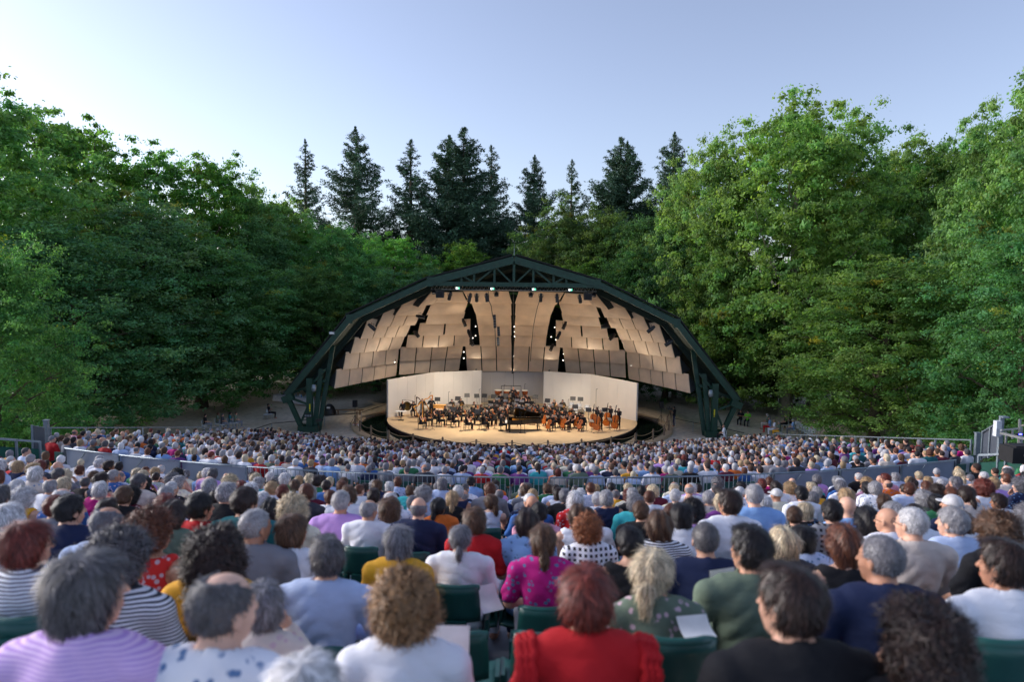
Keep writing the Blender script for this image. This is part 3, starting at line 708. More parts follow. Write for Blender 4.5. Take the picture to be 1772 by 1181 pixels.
T = [ # px, top, half width, Y, kind, variant, tint, label
 (-70, 145, 150, 52, 'plane', 0, .62, 'tall tree cut by the left edge of the picture'),
 (62, 158, 92, 62, 'light', 1, .5, 'tallest loose crowned tree at the far left skyline'),
 (160, 208, 84, 70, 'light', 0, .60, 'tall tree second from the left on the skyline'),
 (262, 240, 84, 74, 'light', 1, .58, 'tall round crowned tree third from the left on the skyline'),
 (345, 262, 78, 76, 'light', 0, .56, 'tall tree fourth from the left on the skyline'),
 (418, 318, 68, 80, 'plane', 2, .52, 'lower tree where the left skyline steps down'),
 (478, 345, 60, 84, 'plane', 0, .50, 'tree under the leftmost redwood'),
 (100, 400, 150, 50, 'beech', 0, .46, 'dark low branched tree at the left behind the green fence'),
 (-20, 440, 110, 36, 'beech', 1, .50, 'dark spreading tree nearest the camera on the left'),
 (240, 360, 130, 60, 'beech', 1, .50, 'big dark layered tree left of the sandy ground'),
 (345, 410, 120, 64, 'beech', 0, .44, 'dark double trunked tree beside the sandy ground'),
 (455, 395, 78, 78, 'beech', 1, .55, 'dark tree above the lone chair on the sand'),
 (520, 385, 62, 84, 'light', 0, .72, 'yellowish green tree right of the left skyline step'),
 (590, 395, 66, 78, 'beech', 0, .55, 'dark rounded tree touching the left roof knee'),
 (560, 470, 60, 72, 'beech', 1, .42, 'dark bushy tree just left of the shell roof'),
 (640, 392, 52, 88, 'light', 1, .80, 'pale green tree under the second redwood'),
 (690, 405, 55, 84, 'light', 0, .78, 'yellow green tree under the third redwood'),
 (745, 430, 42, 86, 'light', 1, .70, 'small loose tree above the left roof slope'),
 (800, 415, 52, 88, 'light', 0, .58, 'green tree under the double topped redwood'),
 (650, 470, 70, 76, 'beech', 0, .50, 'dark tree behind the left roof slope'),
 (735, 470, 60, 80, 'beech', 1, .46, 'dark tree behind the left end of the roof truss'),
 (930, 415, 52, 86, 'beech', 1, .50, 'dark tree just right of the roof apex'),
 (975, 372, 60, 84, 'plane', 1, .50, 'green tree under the two small redwoods'),
 (1045, 372, 62, 84, 'plane', 2, .52, 'green tree right behind the roof truss'),
 (1105, 378, 60, 80, 'plane', 0, .50, 'green tree below the sixth redwood'),
 (1000, 440, 60, 78, 'light', 1, .66, 'light green tree directly above the right roof slope'),
 (1085, 440, 62, 74, 'beech', 0, .48, 'dark tree above the right roof slope'),
 (1160, 405, 62, 72, 'beech', 1, .50, 'dark tree behind the right roof knee'),
 (1176, 318, 46, 74, 'plane', 1, .85, 'bright tree in front of the last redwood'),
 (1246, 248, 72, 68, 'plane', 2, .98, 'bright green plane tree left of the tallest one'),
 (1385, 188, 118, 64, 'plane', 0, 1.0, 'tallest bright green plane tree on the right'),
 (1470, 232, 86, 70, 'plane', 1, .92, 'bright plane tree right of the tallest one'),
 (1560, 266, 92, 76, 'plane', 2, .90, 'bright green tree in the right skyline dip'),
 (1640, 250, 84, 74, 'plane', 0, .84, 'bright tree on the right skyline before it climbs'),
 (1712, 232, 74, 66, 'plane', 1, .90, 'bright tree where the right skyline climbs'),
 (1800, 150, 110, 48, 'plane', 2, 1.0, 'tall bright tree cut by the right edge of the picture'),
 (1270, 440, 80, 68, 'plane', 0, .8, 'shaded tree right of the shell roof'),
 (1345, 520, 70, 70, 'beech', 1, .60, 'small dark tree on the sand above the seated group'),
 (1230, 540, 60, 72, 'beech', 0, .50, 'dark low tree close behind the right pillars'),
 (1415, 430, 100, 66, 'plane', 2, .85, 'shaded tree below the tallest plane tree'),
 (1530, 455, 128, 52, 'beech', 0, 1.35, 'wide tree with yellowing leaves above the right fence'),
 (1660, 420, 110, 56, 'beech', 1, 1.05, 'layered tree on the right behind the green fence'),
 (1790, 400, 120, 42, 'beech', 0, .85, 'dark layered tree near the scaffold on the right'),
]
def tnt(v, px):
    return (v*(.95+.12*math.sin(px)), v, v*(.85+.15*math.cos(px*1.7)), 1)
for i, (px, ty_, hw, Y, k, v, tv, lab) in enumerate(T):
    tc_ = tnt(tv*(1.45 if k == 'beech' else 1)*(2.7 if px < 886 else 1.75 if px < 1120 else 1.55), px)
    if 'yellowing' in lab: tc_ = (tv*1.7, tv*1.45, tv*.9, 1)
    put_tree(px, ty_, hw, Y, k, v, lab, 'broadleaf_tree', 'tree', G1 if px < 886 else G2, tc_, rz=(i*1.7) % 6.28)
RW = [(528, 238, 33, 96, 3, 'narrow redwood standing leftmost in the row'), (616, 216, 54, 98, 0, 'broad redwood second from the left'), (711, 237, 46, 95, 1, 'thin see-through redwood third from the left'),
      (803, 215, 62, 97, 2, 'tallest redwood with a double top'), (851, 247, 36, 100, 1, 'slender redwood leaning against the double topped one'), (925, 266, 46, 96, 0, 'redwood just right of the sky gap'),
      (990, 272, 30, 108, 1, 'small faint redwood farther back'), (1075, 232, 54, 96, 2, 'broad redwood with a blunt top right of centre'), (1167, 226, 52, 98, 0, 'rightmost redwood half hidden by a bright plane tree')]
for i, (px, ty_, hw, Y, v, lab) in enumerate(RW):
    put_tree(px, ty_, hw, Y, 'red', v, lab, 'redwood_tree', 'tree', G3, (1, 1, 1, 1), rz=i*2.1)
# woodland behind, reads as one mass
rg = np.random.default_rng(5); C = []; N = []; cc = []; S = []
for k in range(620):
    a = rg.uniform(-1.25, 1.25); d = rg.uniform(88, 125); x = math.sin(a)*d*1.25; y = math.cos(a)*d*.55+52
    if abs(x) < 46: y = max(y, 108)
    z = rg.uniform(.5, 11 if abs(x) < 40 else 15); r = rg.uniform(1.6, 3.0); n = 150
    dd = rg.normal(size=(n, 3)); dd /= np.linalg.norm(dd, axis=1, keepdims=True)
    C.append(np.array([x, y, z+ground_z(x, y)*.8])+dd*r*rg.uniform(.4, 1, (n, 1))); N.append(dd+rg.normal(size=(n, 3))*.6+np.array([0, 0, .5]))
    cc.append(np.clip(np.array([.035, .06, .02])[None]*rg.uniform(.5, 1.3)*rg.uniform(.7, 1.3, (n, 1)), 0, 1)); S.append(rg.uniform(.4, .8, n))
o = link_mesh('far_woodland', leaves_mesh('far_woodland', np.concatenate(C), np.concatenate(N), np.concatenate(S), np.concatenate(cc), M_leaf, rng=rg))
tag(o, 'dense dark woodland closing the view between the tree trunks', kind='stuff')
# ================================================================== people: implicit surfaces -> meshes
def snet(fn, lo, hi, h):
    ax = [np.arange(lo[i], hi[i]+h, h) for i in range(3)]
    X, Y, Z = np.meshgrid(*ax, indexing='ij'); V = fn(X, Y, Z).astype(np.float32); ins = V < 0
    nx, ny, nz = V.shape; acc = np.zeros((nx-1, ny-1, nz-1, 3), np.float32); cnt = np.zeros((nx-1, ny-1, nz-1), np.float32)
    idx = np.indices(V.shape).astype(np.float32)
    quads = []
    crosses = []
    for a in range(3):
        s0 = [slice(None)]*3; s1 = [slice(None)]*3; s0[a] = slice(0, -1); s1[a] = slice(1, None)
        A, B = V[tuple(s0)], V[tuple(s1)]; cr = ins[tuple(s0)] != ins[tuple(s1)]
        I = np.argwhere(cr); va = A[cr]; vb = B[cr]; t = va/(va-vb)
        P = I.astype(np.float32); P[:, a] += t
        o1, o2 = (a+1) % 3, (a+2) % 3; n = V.shape
        ok = (I[:, o1] > 0) & (I[:, o1] < n[o1]-1) & (I[:, o2] > 0) & (I[:, o2] < n[o2]-1)
        I, P, sg = I[ok], P[ok], ins[tuple(s0)][cr][ok]
        cells = []
        for d1, d2 in ((0, 0), (-1, 0), (-1, -1), (0, -1)):
            c = I.copy(); c[:, o1] += d1; c[:, o2] += d2; cells.append(c)
            np.add.at(acc, (c[:, 0], c[:, 1], c[:, 2]), P); np.add.at(cnt, (c[:, 0], c[:, 1], c[:, 2]), 1)
        crosses.append((cells, sg))
    act = cnt > 0; ids = np.full(act.shape, -1, np.int64); ids[act] = np.arange(act.sum())
    Vt = acc[act]/cnt[act][:, None]*h + np.array(lo, np.float32)
    for cells, sg in crosses:
        q = np.stack([ids[c[:, 0], c[:, 1], c[:, 2]] for c in cells], 1)
        q[~sg] = q[~sg][:, ::-1]; quads.append(q)
    return Vt, np.concatenate(quads)
def rc(P, a, b, r1, r2, sc=(1, 1, 1)):
    """rounded cone"""
    a = np.array(a, float); b = np.array(b, float); ab = b-a; L = (ab**2).sum()+1e-9
    px, py, pz = (P[0]-a[0])/sc[0], (P[1]-a[1])/sc[1], (P[2]-a[2])/sc[2]; q = ab/np.array(sc)
    t = np.clip((px*q[0]+py*q[1]+pz*q[2])/((q**2).sum()+1e-9), 0, 1)
    return np.sqrt((px-q[0]*t)**2+(py-q[1]*t)**2+(pz-q[2]*t)**2)-(r1+(r2-r1)*t)
def el(P, c, r):
    x, y, z = (P[0]-c[0])/r[0], (P[1]-c[1])/r[1], (P[2]-c[2])/r[2]; k = np.sqrt(x*x+y*y+z*z)
    k1 = np.sqrt((x/r[0])**2+(y/r[1])**2+(z/r[2])**2)+1e-9
    return k*(k-1)/k1
def sm(a, b, k=.03):
    h = np.clip(.5+.5*(b-a)/k, 0, 1); return b+(a-b)*h-k*h*(1-h)
def nz(P, f, s=0):
    x, y, z = P[0]*f, P[1]*f, P[2]*f
    return (np.sin(x+1.3*np.sin(y*.9+s)+s)*np.sin(y*1.1+1.7*np.sin(z*.8+s*2))+np.sin(z*1.2+1.1*np.sin(x*1.3+s))*.7)*.6
HS = .915
class Pose:
    """seated or standing figure, facing +Y, origin on the floor under the hips"""
    def __init__(s, sh=.20, fat=1.0, yaw=0, pitch=0, lean=0, arms='lap', stand=False, tilt=0):
        s.sh, s.fat, s.stand = sh, fat, stand; up = .42 if stand else 0
        s.up = up; L = math.sin(lean)
        s.hip = np.array([0, 0, .54+up]); s.chest = np.array([0, -.01+.4*L, .93+up]); s.neck = np.array([0, .00+.55*L, 1.085+up]); s.head = np.array([0, .035+.66*L, 1.205+up])
        s.hm = Matrix.Rotation(-yaw if False else yaw, 3, 'Z') @ Matrix.Rotation(tilt, 3, 'Y') @ Matrix.Rotation(-pitch, 3, 'X')
        s.shz = 1.015+up; sy = .50*L-.01
        z = up
        A = {'lap': [((.26, .05, .76+z), (.13, .27, .66+z)), ((.26, .05, .76+z), (.09, .29, .68+z))],
             'chin': [((.25, .06, .76+z), (.13, .27, .66+z)), ((.24, .18, .80+z), (.07, .20, 1.02+z))],
             'fold': [((.27, .04, .77+z), (.02, .22, .80+z)), ((.27, .04, .77+z), (-.03, .20, .83+z))],
             'play': [((.30, .10, .82+z), (.16, .32, .84+z)), ((.32, .06, .82+z), (.12, .34, .92+z))],
             'cello': [((.34, .12, .84+z), (.22, .34, .72+z)), ((.30, .14, .92+z), (.06, .27, 1.12+z))],
             'bass': [((.30, .16, .86+z), (.16, .40, .66+z)), ((.30, .16, 1.02+z), (.10, .32, 1.22+z))],
             'conduct': [((.38, .14, .98+z), (.34, .40, 1.10+z)), ((.38, .14, .98+z), (.30, .42, 1.16+z))],
             'side': [((.29, -.01, .74+z), (.30, .10, .50+z)), ((.29, -.01, .74+z), (.30, .10, .50+z))]}[arms]
        s.arms = []
        for sx, (e, w) in zip((-1, 1), A):
            k = 1 if e[0] > 0 else 1
            s.arms.append((np.array([sx*s.sh, sy, s.shz]), np.array([sx*e[0]*(s.sh/.2), e[1]+.4*L, e[2]]), np.array([sx*w[0], w[1]+.3*L, w[2]])))
        if stand: s.legs = [(np.array([sx*.095, 0, .93]), np.array([sx*.11, .02, .50]), np.array([sx*.12, -.02, .09])) for sx in (-1, 1)]
        else: s.legs = [(np.array([sx*.10, .02, .53]), np.array([sx*.14, .44, .51]), np.array([sx*.13, .42, .09])) for sx in (-1, 1)]
    def loc(s, P):
        M = np.array(s.hm.transposed()); x, y, z = (P[0]-s.head[0])/HS, (P[1]-s.head[1])/HS, (P[2]-s.head[2])/HS
        return tuple(M[i, 0]*x+M[i, 1]*y+M[i, 2]*z for i in range(3))
def sd_head(Q):
    d = el(Q, (0, -.012, .028), (.077, .096, .088)); d = sm(d, el(Q, (0, .030, -.042), (.058, .060, .074)), .03)
    d = sm(d, rc(Q, (0, .058, -.098), (0, .050, -.09), .020, .026), .025)
    d = sm(d, el(Q, (0, .074, .022), (.046, .018, .012)), .014)
    for sx in (-1, 1):
        e = rc(Q, (sx*.031, .098, .002), (sx*.036, .098, .002), .012, .011); d = np.maximum(d, -(e-.0))+0 if False else sm(d, d, .001)
        d = -sm(-d, e, .010); d = np.minimum(d, rc(Q, (sx*.031, .080, .001), (sx*.031, .080, .001), .0115, .0115))
        d = sm(d, el(Q, (sx*.036, .058, -.030), (.022, .022, .018)), .018)
        ear = el(Q, (sx*.081, -.004, -.010), (.010, .021, .032)); ear = -sm(-ear, el(Q, (sx*.091, .004, -.008), (.009, .011, .018)), .004); d = sm(d, ear, .008)
    d = sm(d, rc(Q, (0, .088, .008), (0, .108, -.030), .008, .013), .012)
    d = sm(d, el(Q, (0, .090, -.064), (.024, .010, .005)), .008); d = sm(d, el(Q, (0, .087, -.073), (.020, .010, .006)), .006)
    return d
def sd_arm(P, pose, k0=0, stop=1.0, infl=0):
    d = None
    for (a, b, c) in pose.arms:
        e = sm(rc(P, a, b, .047*pose.fat**.5+infl, .040+infl), rc(P, b, b+(c-b)*stop, .041+infl, .041-.014*stop+infl), .02) if stop > 0 else rc(P, a, a+(b-a)*(1+stop), .049*pose.fat**.5+infl, .046+infl*1.4)
        d = e if d is None else np.minimum(d, e)
    return d
def sd_hand(P, pose):
    d = None
    for k, (a, b, c) in enumerate(pose.arms):
        sx = -1 if k == 0 else 1; f = (c-b)/np.linalg.norm(c-b); side = np.array([-sx, .25, 0.]); side -= f*(side@f); side /= np.linalg.norm(side); dn = np.cross(f, side); dn *= -1 if dn[2] > 0 else 1
        pc = c+f*.045; e = sm(rc(P, c, c+f*.03, .026, .024), rc(P, pc-side*.02, pc+side*.02, .019, .019, (1, 1, .8)), .02)
        for q in range(4):
            r0 = c+f*.075+side*(q-1.5)*.019; ln = (.07, .08, .075, .058)[q]*.5
            k1 = r0+f*ln+dn*.012; k2 = k1+f*ln*.6+dn*.028; e = sm(e, np.minimum(rc(P, r0, k1, .0095, .009), rc(P, k1, k2, .009, .0078)), .006)
        t0 = c+f*.03+side*.026; t1 = t0+f*.035+side*.022; e = sm(e, np.minimum(rc(P, t0, t1, .012, .010), rc(P, t1, t1+f*.026, .010, .008)), .008)
        d = e if d is None else np.minimum(d, e)
    return d
def sd_torso(P, pose, g=0.0):
    f = pose.fat; s = pose.sh/.2; c = pose.chest; h = pose.hip; w = (c+h)/2
    d = el(P, h, (.165*f+g, .125*f+g, .125+g)); d = sm(d, el(P, w+[0, .01, 0], (.142*f*s+g, .108*f+g, .17+g)), .06)
    d = sm(d, el(P, c, (.168*s*f**.5+g, .112*f**.5+g, .17+g)), .06)
    a, b = pose.arms[0][0], pose.arms[1][0]; d = sm(d, rc(P, a, b, .052+g, .052+g), .05)
    for q in (a, b):
        m = pose.neck*.35+q*.65; d = sm(d, rc(P, pose.neck+[0, -.02, -.015], m+[0, 0, .012], .05+g, .046+g), .03)
    return d
def sd_legs(P, pose, g=0.0):
    d = None
    for (a, b, c) in pose.legs:
        e = sm(rc(P, a, b, .082*pose.fat**.5+g, .056+g), rc(P, b, c, .055+g, .038+g), .02); d = e if d is None else np.minimum(d, e)
    return d
def sd_feet(P, pose):
    d = None
    for (a, b, c) in pose.legs:
        e = rc(P, (c[0], c[1]-.03, .045), (c[0]*1.1, c[1]+.15, .032), .045, .036, (1, 1, .85)); d = e if d is None else np.minimum(d, e)
    return d
def sd_body(P, pose, legs=True):
    Q = pose.loc(P); d = sd_head(Q)*HS
    nb = pose.head+np.array(pose.hm @ Vector((0, -.025, -.06)))
    d = sm(d, rc(P, nb, pose.neck+[0, -.01, -.03], .048, .060), .025)
    d = sm(d, sd_torso(P, pose, -.004), .03); d = sm(d, sd_arm(P, pose), .025); d = np.minimum(d, sd_hand(P, pose))
    if legs: d = sm(d, sd_legs(P, pose, -.004), .03); d = np.minimum(d, sd_feet(P, pose)+.006)
    return d
def sd_shirt(P, pose, sleeve='short', collar=False, seed=0, fold=.010):
    g = .011; d = sd_torso(P, pose, g)
    if sleeve == 'long': d = sm(d, sd_arm(P, pose, 0, .93, .011), .03)
    elif sleeve == 'short': d = sm(d, sd_arm(P, pose, 0, -.28, .012), .03)
    elif sleeve == 'none': d = np.maximum(d, -np.minimum(*[rc(P, q[0]+[0, 0, -.02], q[0]+[math.copysign(.10, q[0][0]), 0, .03], .075, .09) for q in pose.arms]))
    # folds: diagonal creases across the back and at the waist
    x, y, z = P
    d = d + fold*(-np.abs(np.sin(30*(z+.62*np.abs(x)+.3*y)+2.6*np.sin(9*x+seed)+seed))*1.5*np.clip(.5+np.sin(13*x+7*z+seed), 0, 1)+nz(P, 30, seed)*.5)*np.clip((pose.neck[2]-z)*5, .35, 1)
    n = pose.neck; wide = {'none': .105, 'wide': .12}.get(sleeve, .078)
    cut = rc(P, n+[0, .03, .03], n+[0, .05, .10], wide, wide+.01, (1.25 if wide > .1 else 1, 1, .75)); d = np.maximum(d, -cut)
    if collar:
        ux = (x-n[0]); uy = (y-n[1]-.005); rr = np.sqrt(ux*ux/1.1+uy*uy); ring = np.sqrt((rr-.070+.35*(z-n[2]))**2+(np.clip(np.abs(z-n[2]-.002-uy*.25)-.020, 0, 1))**2)-.0085
        d = sm(d, ring, .012)
    d = np.maximum(d, (pose.hip[2]-.10)-z)
    return d
def sd_trouser(P, pose):
    d = np.minimum(sd_legs(P, pose, .010), el(P, pose.hip, (.168*pose.fat, .13*pose.fat, .12))); d = d+.003*nz(P, 22, 1)
    return np.maximum(d, P[2]-(pose.hip[2]+.09))

# hair in head space (face +Y)
def sd_hair(Q, style):
    x, y, z = Q
    def cap(t, tt=None): return el(Q, (0, -.016, .026), (.077+t, .096+t, .089+(tt or t)))
    face = (y-.052)*.86-(z-.040)*.50
    earc = np.minimum(*[el(Q, (s*.088, .006, -.012), (.03, .030, .036)) for s in (-1, 1)])
    nape = -(z+.062)+(y+.02)*.35
    def no_face(d, f=face): return -sm(-d, -f*1.0, .012) if False else np.maximum(d, f)
    if style == 'crop': d = cap(.008)+.0015*nz(Q, 120, 1); d = np.maximum(d, face+.006); d = np.maximum(d, nape+.006); return np.maximum(d, -earc)
    if style == 'short': d = cap(.015, .022)+.0045*nz(Q, 62, 2); d = np.maximum(d, face); d = np.maximum(d, nape); return np.maximum(d, -earc)
    if style == 'quiff': d = sm(cap(.014, .026), el(Q, (0, .03, .105), (.06, .06, .028)), .02)+.005*nz(Q, 55, 5); d = np.maximum(d, face); d = np.maximum(d, nape); return np.maximum(d, -earc)
    if style == 'thin':
        d = cap(.008)+.002*nz(Q, 90, 3); d = np.maximum(d, face+.004); d = np.maximum(d, nape); d = np.maximum(d, -earc)
        return np.maximum(d, -el(Q, (0, .045, .105), (.052, .105, .060))+.006*nz(Q, 90, 7))
    if style == 'ring':
        d = cap(.008)+.0015*nz(Q, 90, 3); d = np.maximum(d, face+.02); d = np.maximum(d, nape); d = np.maximum(d, -earc)
        return np.maximum(d, (z-.035)+.3*(y))
    if style == 'full': d = sm(cap(.020, .026), el(Q, (0, -.03, -.03), (.085, .085, .055)), .03)+.006*nz(Q, 50, 4); d = np.maximum(d, face+.004); return np.maximum(d, -(z+.085))
    if style == 'bob': d = sm(cap(.020), el(Q, (0, -.034, -.055), (.092, .084, .070)), .03)+.006*nz(Q, 45, 6); d = np.maximum(d, (y-.045)*.9-(z-.03)*.35); return d
    if style == 'long':
        d = sm(cap(.020), rc(Q, (0, -.055, -.02), (0, -.085, -.30), .085, .052, (1.15, .62, 1)), .04); d = d+.006*np.sin(x*95+2*np.sin(z*18))+.005*nz(Q, 35, 7); return np.maximum(d, (y-.05)*.9-(z-.03)*.3)
    if style == 'biglong':
        d = sm(cap(.030), rc(Q, (0, -.05, -.02), (0, -.08, -.34), .108, .115, (1.2, .8, 1)), .06)+.013*nz(Q, 42, 8)+.006*nz(Q, 95, 1); return np.maximum(d, (y-.06)*.9-(z-.04)*.3)
    if style == 'curly':
        d = sm(cap(.027, .034), el(Q, (0, -.03, -.02), (.10, .09, .07)), .03)+.012*nz(Q, 58, 9)+.005*nz(Q, 120, 3); d = np.maximum(d, face-.004); return np.maximum(d, -(z+.095))
    if style == 'pony':
        d = cap(.011)+.002*nz(Q, 60, 2); d = np.maximum(d, face); d = np.maximum(d, nape); d = np.maximum(d, -earc)
        return sm(d, np.minimum(rc(Q, (0, -.105, -.02), (0, -.135, -.06), .016, .026), rc(Q, (0, -.135, -.06), (0, -.115, -.22), .028, .008)), .012)
    if style == 'bun':
        d = sm(cap(.018), el(Q, (0, -.03, -.03), (.082, .08, .05)), .02)+.004*np.sin(x*110+z*20); d = np.maximum(d, face); d = np.maximum(d, -(z+.085)); return sm(d, rc(Q, (.005, -.125, -.03), (.01, -.14, -.12), .040, .034)+.004*nz(Q, 80, 2), .01)
    if style == 'longpony':
        d = sm(cap(.016), el(Q, (0, -.03, -.04), (.08, .075, .07)), .02)+.003*np.sin(x*110); d = np.maximum(d, face); return sm(d, np.minimum(rc(Q, (0, -.10, .01), (0, -.125, -.10), .03, .034), rc(Q, (0, -.125, -.10), (0, -.11, -.34), .034, .012)), .012)
    if style == 'cap':
        d = cap(.016); d = np.maximum(d, -(z-.012)-.25*y*0); d = sm(d, el(Q, (0, .105, .03), (.062, .062, .009)), .008); return d
HSTY = {'crop': .07, 'short': .07, 'quiff': .07, 'thin': .07, 'ring': .07, 'full': .10, 'bob': .15, 'long': .40, 'biglong': .50, 'curly': .11, 'pony': .25, 'bun': .18, 'longpony': .38, 'cap': .05}
def hair_mesh(style, h=.0085, strands=2600):
    dn = HSTY[style]; V, F = snet(lambda *P: sd_hair(P, style), (-.19, -.26, -.10-dn if dn > .12 else -.13), (.19, .18, .17), h)
    rg = np.random.default_rng(len(style)*7+3); P = tuple(V.T)
    e = 1e-3; g = np.stack([sd_hair(tuple(P[j]+(e if j == i else 0) for j in range(3)), style)-sd_hair(P, style) for i in range(3)], 1); g /= np.linalg.norm(g, axis=1, keepdims=True)+1e-9
    base = np.clip(.9+.14*np.sin(V[:, 0]*160+3*np.sin(V[:, 2]*30))+.05*rg.normal(size=len(V)), .4, 1.5)
    cols = np.stack([base]*3+[np.ones(len(V))], 1)
    if strands and style != 'cap':
        k = rg.integers(0, len(V), strands); p = V[k].copy(); nn = g[k]; crown = np.array([.01, -.045, .125])
        curl = style in ('curly', 'biglong'); Ls = {'crop': .012, 'thin': .02, 'ring': .016, 'short': .03, 'quiff': .04}.get(style, .055); n = 5
        fl = p-crown; fl[:, 2] -= .05; fl -= (fl*nn).sum(1, keepdims=True)*nn; fl /= np.linalg.norm(fl, axis=1, keepdims=True)+1e-9
        fl = fl+rg.normal(size=fl.shape)*(.9 if curl else .22); fl -= (fl*nn).sum(1, keepdims=True)*nn*.8; fl /= np.linalg.norm(fl, axis=1, keepdims=True)+1e-9
        side = np.cross(nn, fl); L = Ls*rg.uniform(.5, 1.5, (strands, 1)); lift = rg.uniform(.001, .007, (strands, 1))*(2.2 if curl else 1)*np.where(rg.random((strands, 1)) < .1, 2.4, 1); ph = rg.uniform(0, 6.28, (strands, 1))
        w = rg.uniform(.0006, .0028, (strands, 1))*(1.3 if curl else 1); pts = []
        for j in range(n):
            t = j/(n-1); c = p+fl*L*t+nn*lift*math.sin(t*2.6)*1.2 - nn*(.002 if t > .8 else 0)
            if curl: c = c+side*np.sin(ph+t*9)*.010+nn*(np.cos(ph+t*9)+.6)*.008
            else: c = c+side*np.sin(ph+t*3)*.0022
            ww = w*(1-t*.75); pts += [c-side*ww, c+side*ww]
        SV = np.stack(pts, 1); b = len(V)+np.arange(strands)[:, None]*(2*n); SF = np.concatenate([b+np.array([[2*j, 2*j+1, 2*j+3, 2*j+2]]) for j in range(n-1)], 0)
        sc = np.repeat(np.clip(rg.normal(1.1, .3 if style in ('crop', 'thin', 'ring', 'short') else .55, (strands, 1)), .3, 2.8), 2*n, 0)
        V = np.concatenate([V, SV.reshape(-1, 3)]); F = np.concatenate([F, SF]); cols = np.concatenate([cols, np.concatenate([sc]*3+[np.ones_like(sc)], 1)])
    return V, F, cols
def body_cols(V, pose):
    Q = pose.loc(tuple(V.T)); x, y, z = Q; c = np.ones((len(V), 4), np.float32)
    eye = (((np.abs(x)-.031)**2+(z-.001)**2) < .0115**2) & (y > .074); pup = (((np.abs(x)-.031)**2+(z-.001)**2) < .0055**2) & (y > .074)
    lip = (np.abs(x) < .025) & (np.abs(z+.068) < .010) & (y > .078); brow = (np.abs(np.abs(x)-.032) < .019) & (np.abs(z-.022) < .005) & (y > .07)
    c[eye, :3] = (1.3, 1.5, 1.7); c[pup, :3] = (.06, .06, .08); c[lip, :3] = (.85, .55, .55); c[brow, :3] = (.3, .27, .25)
    return c

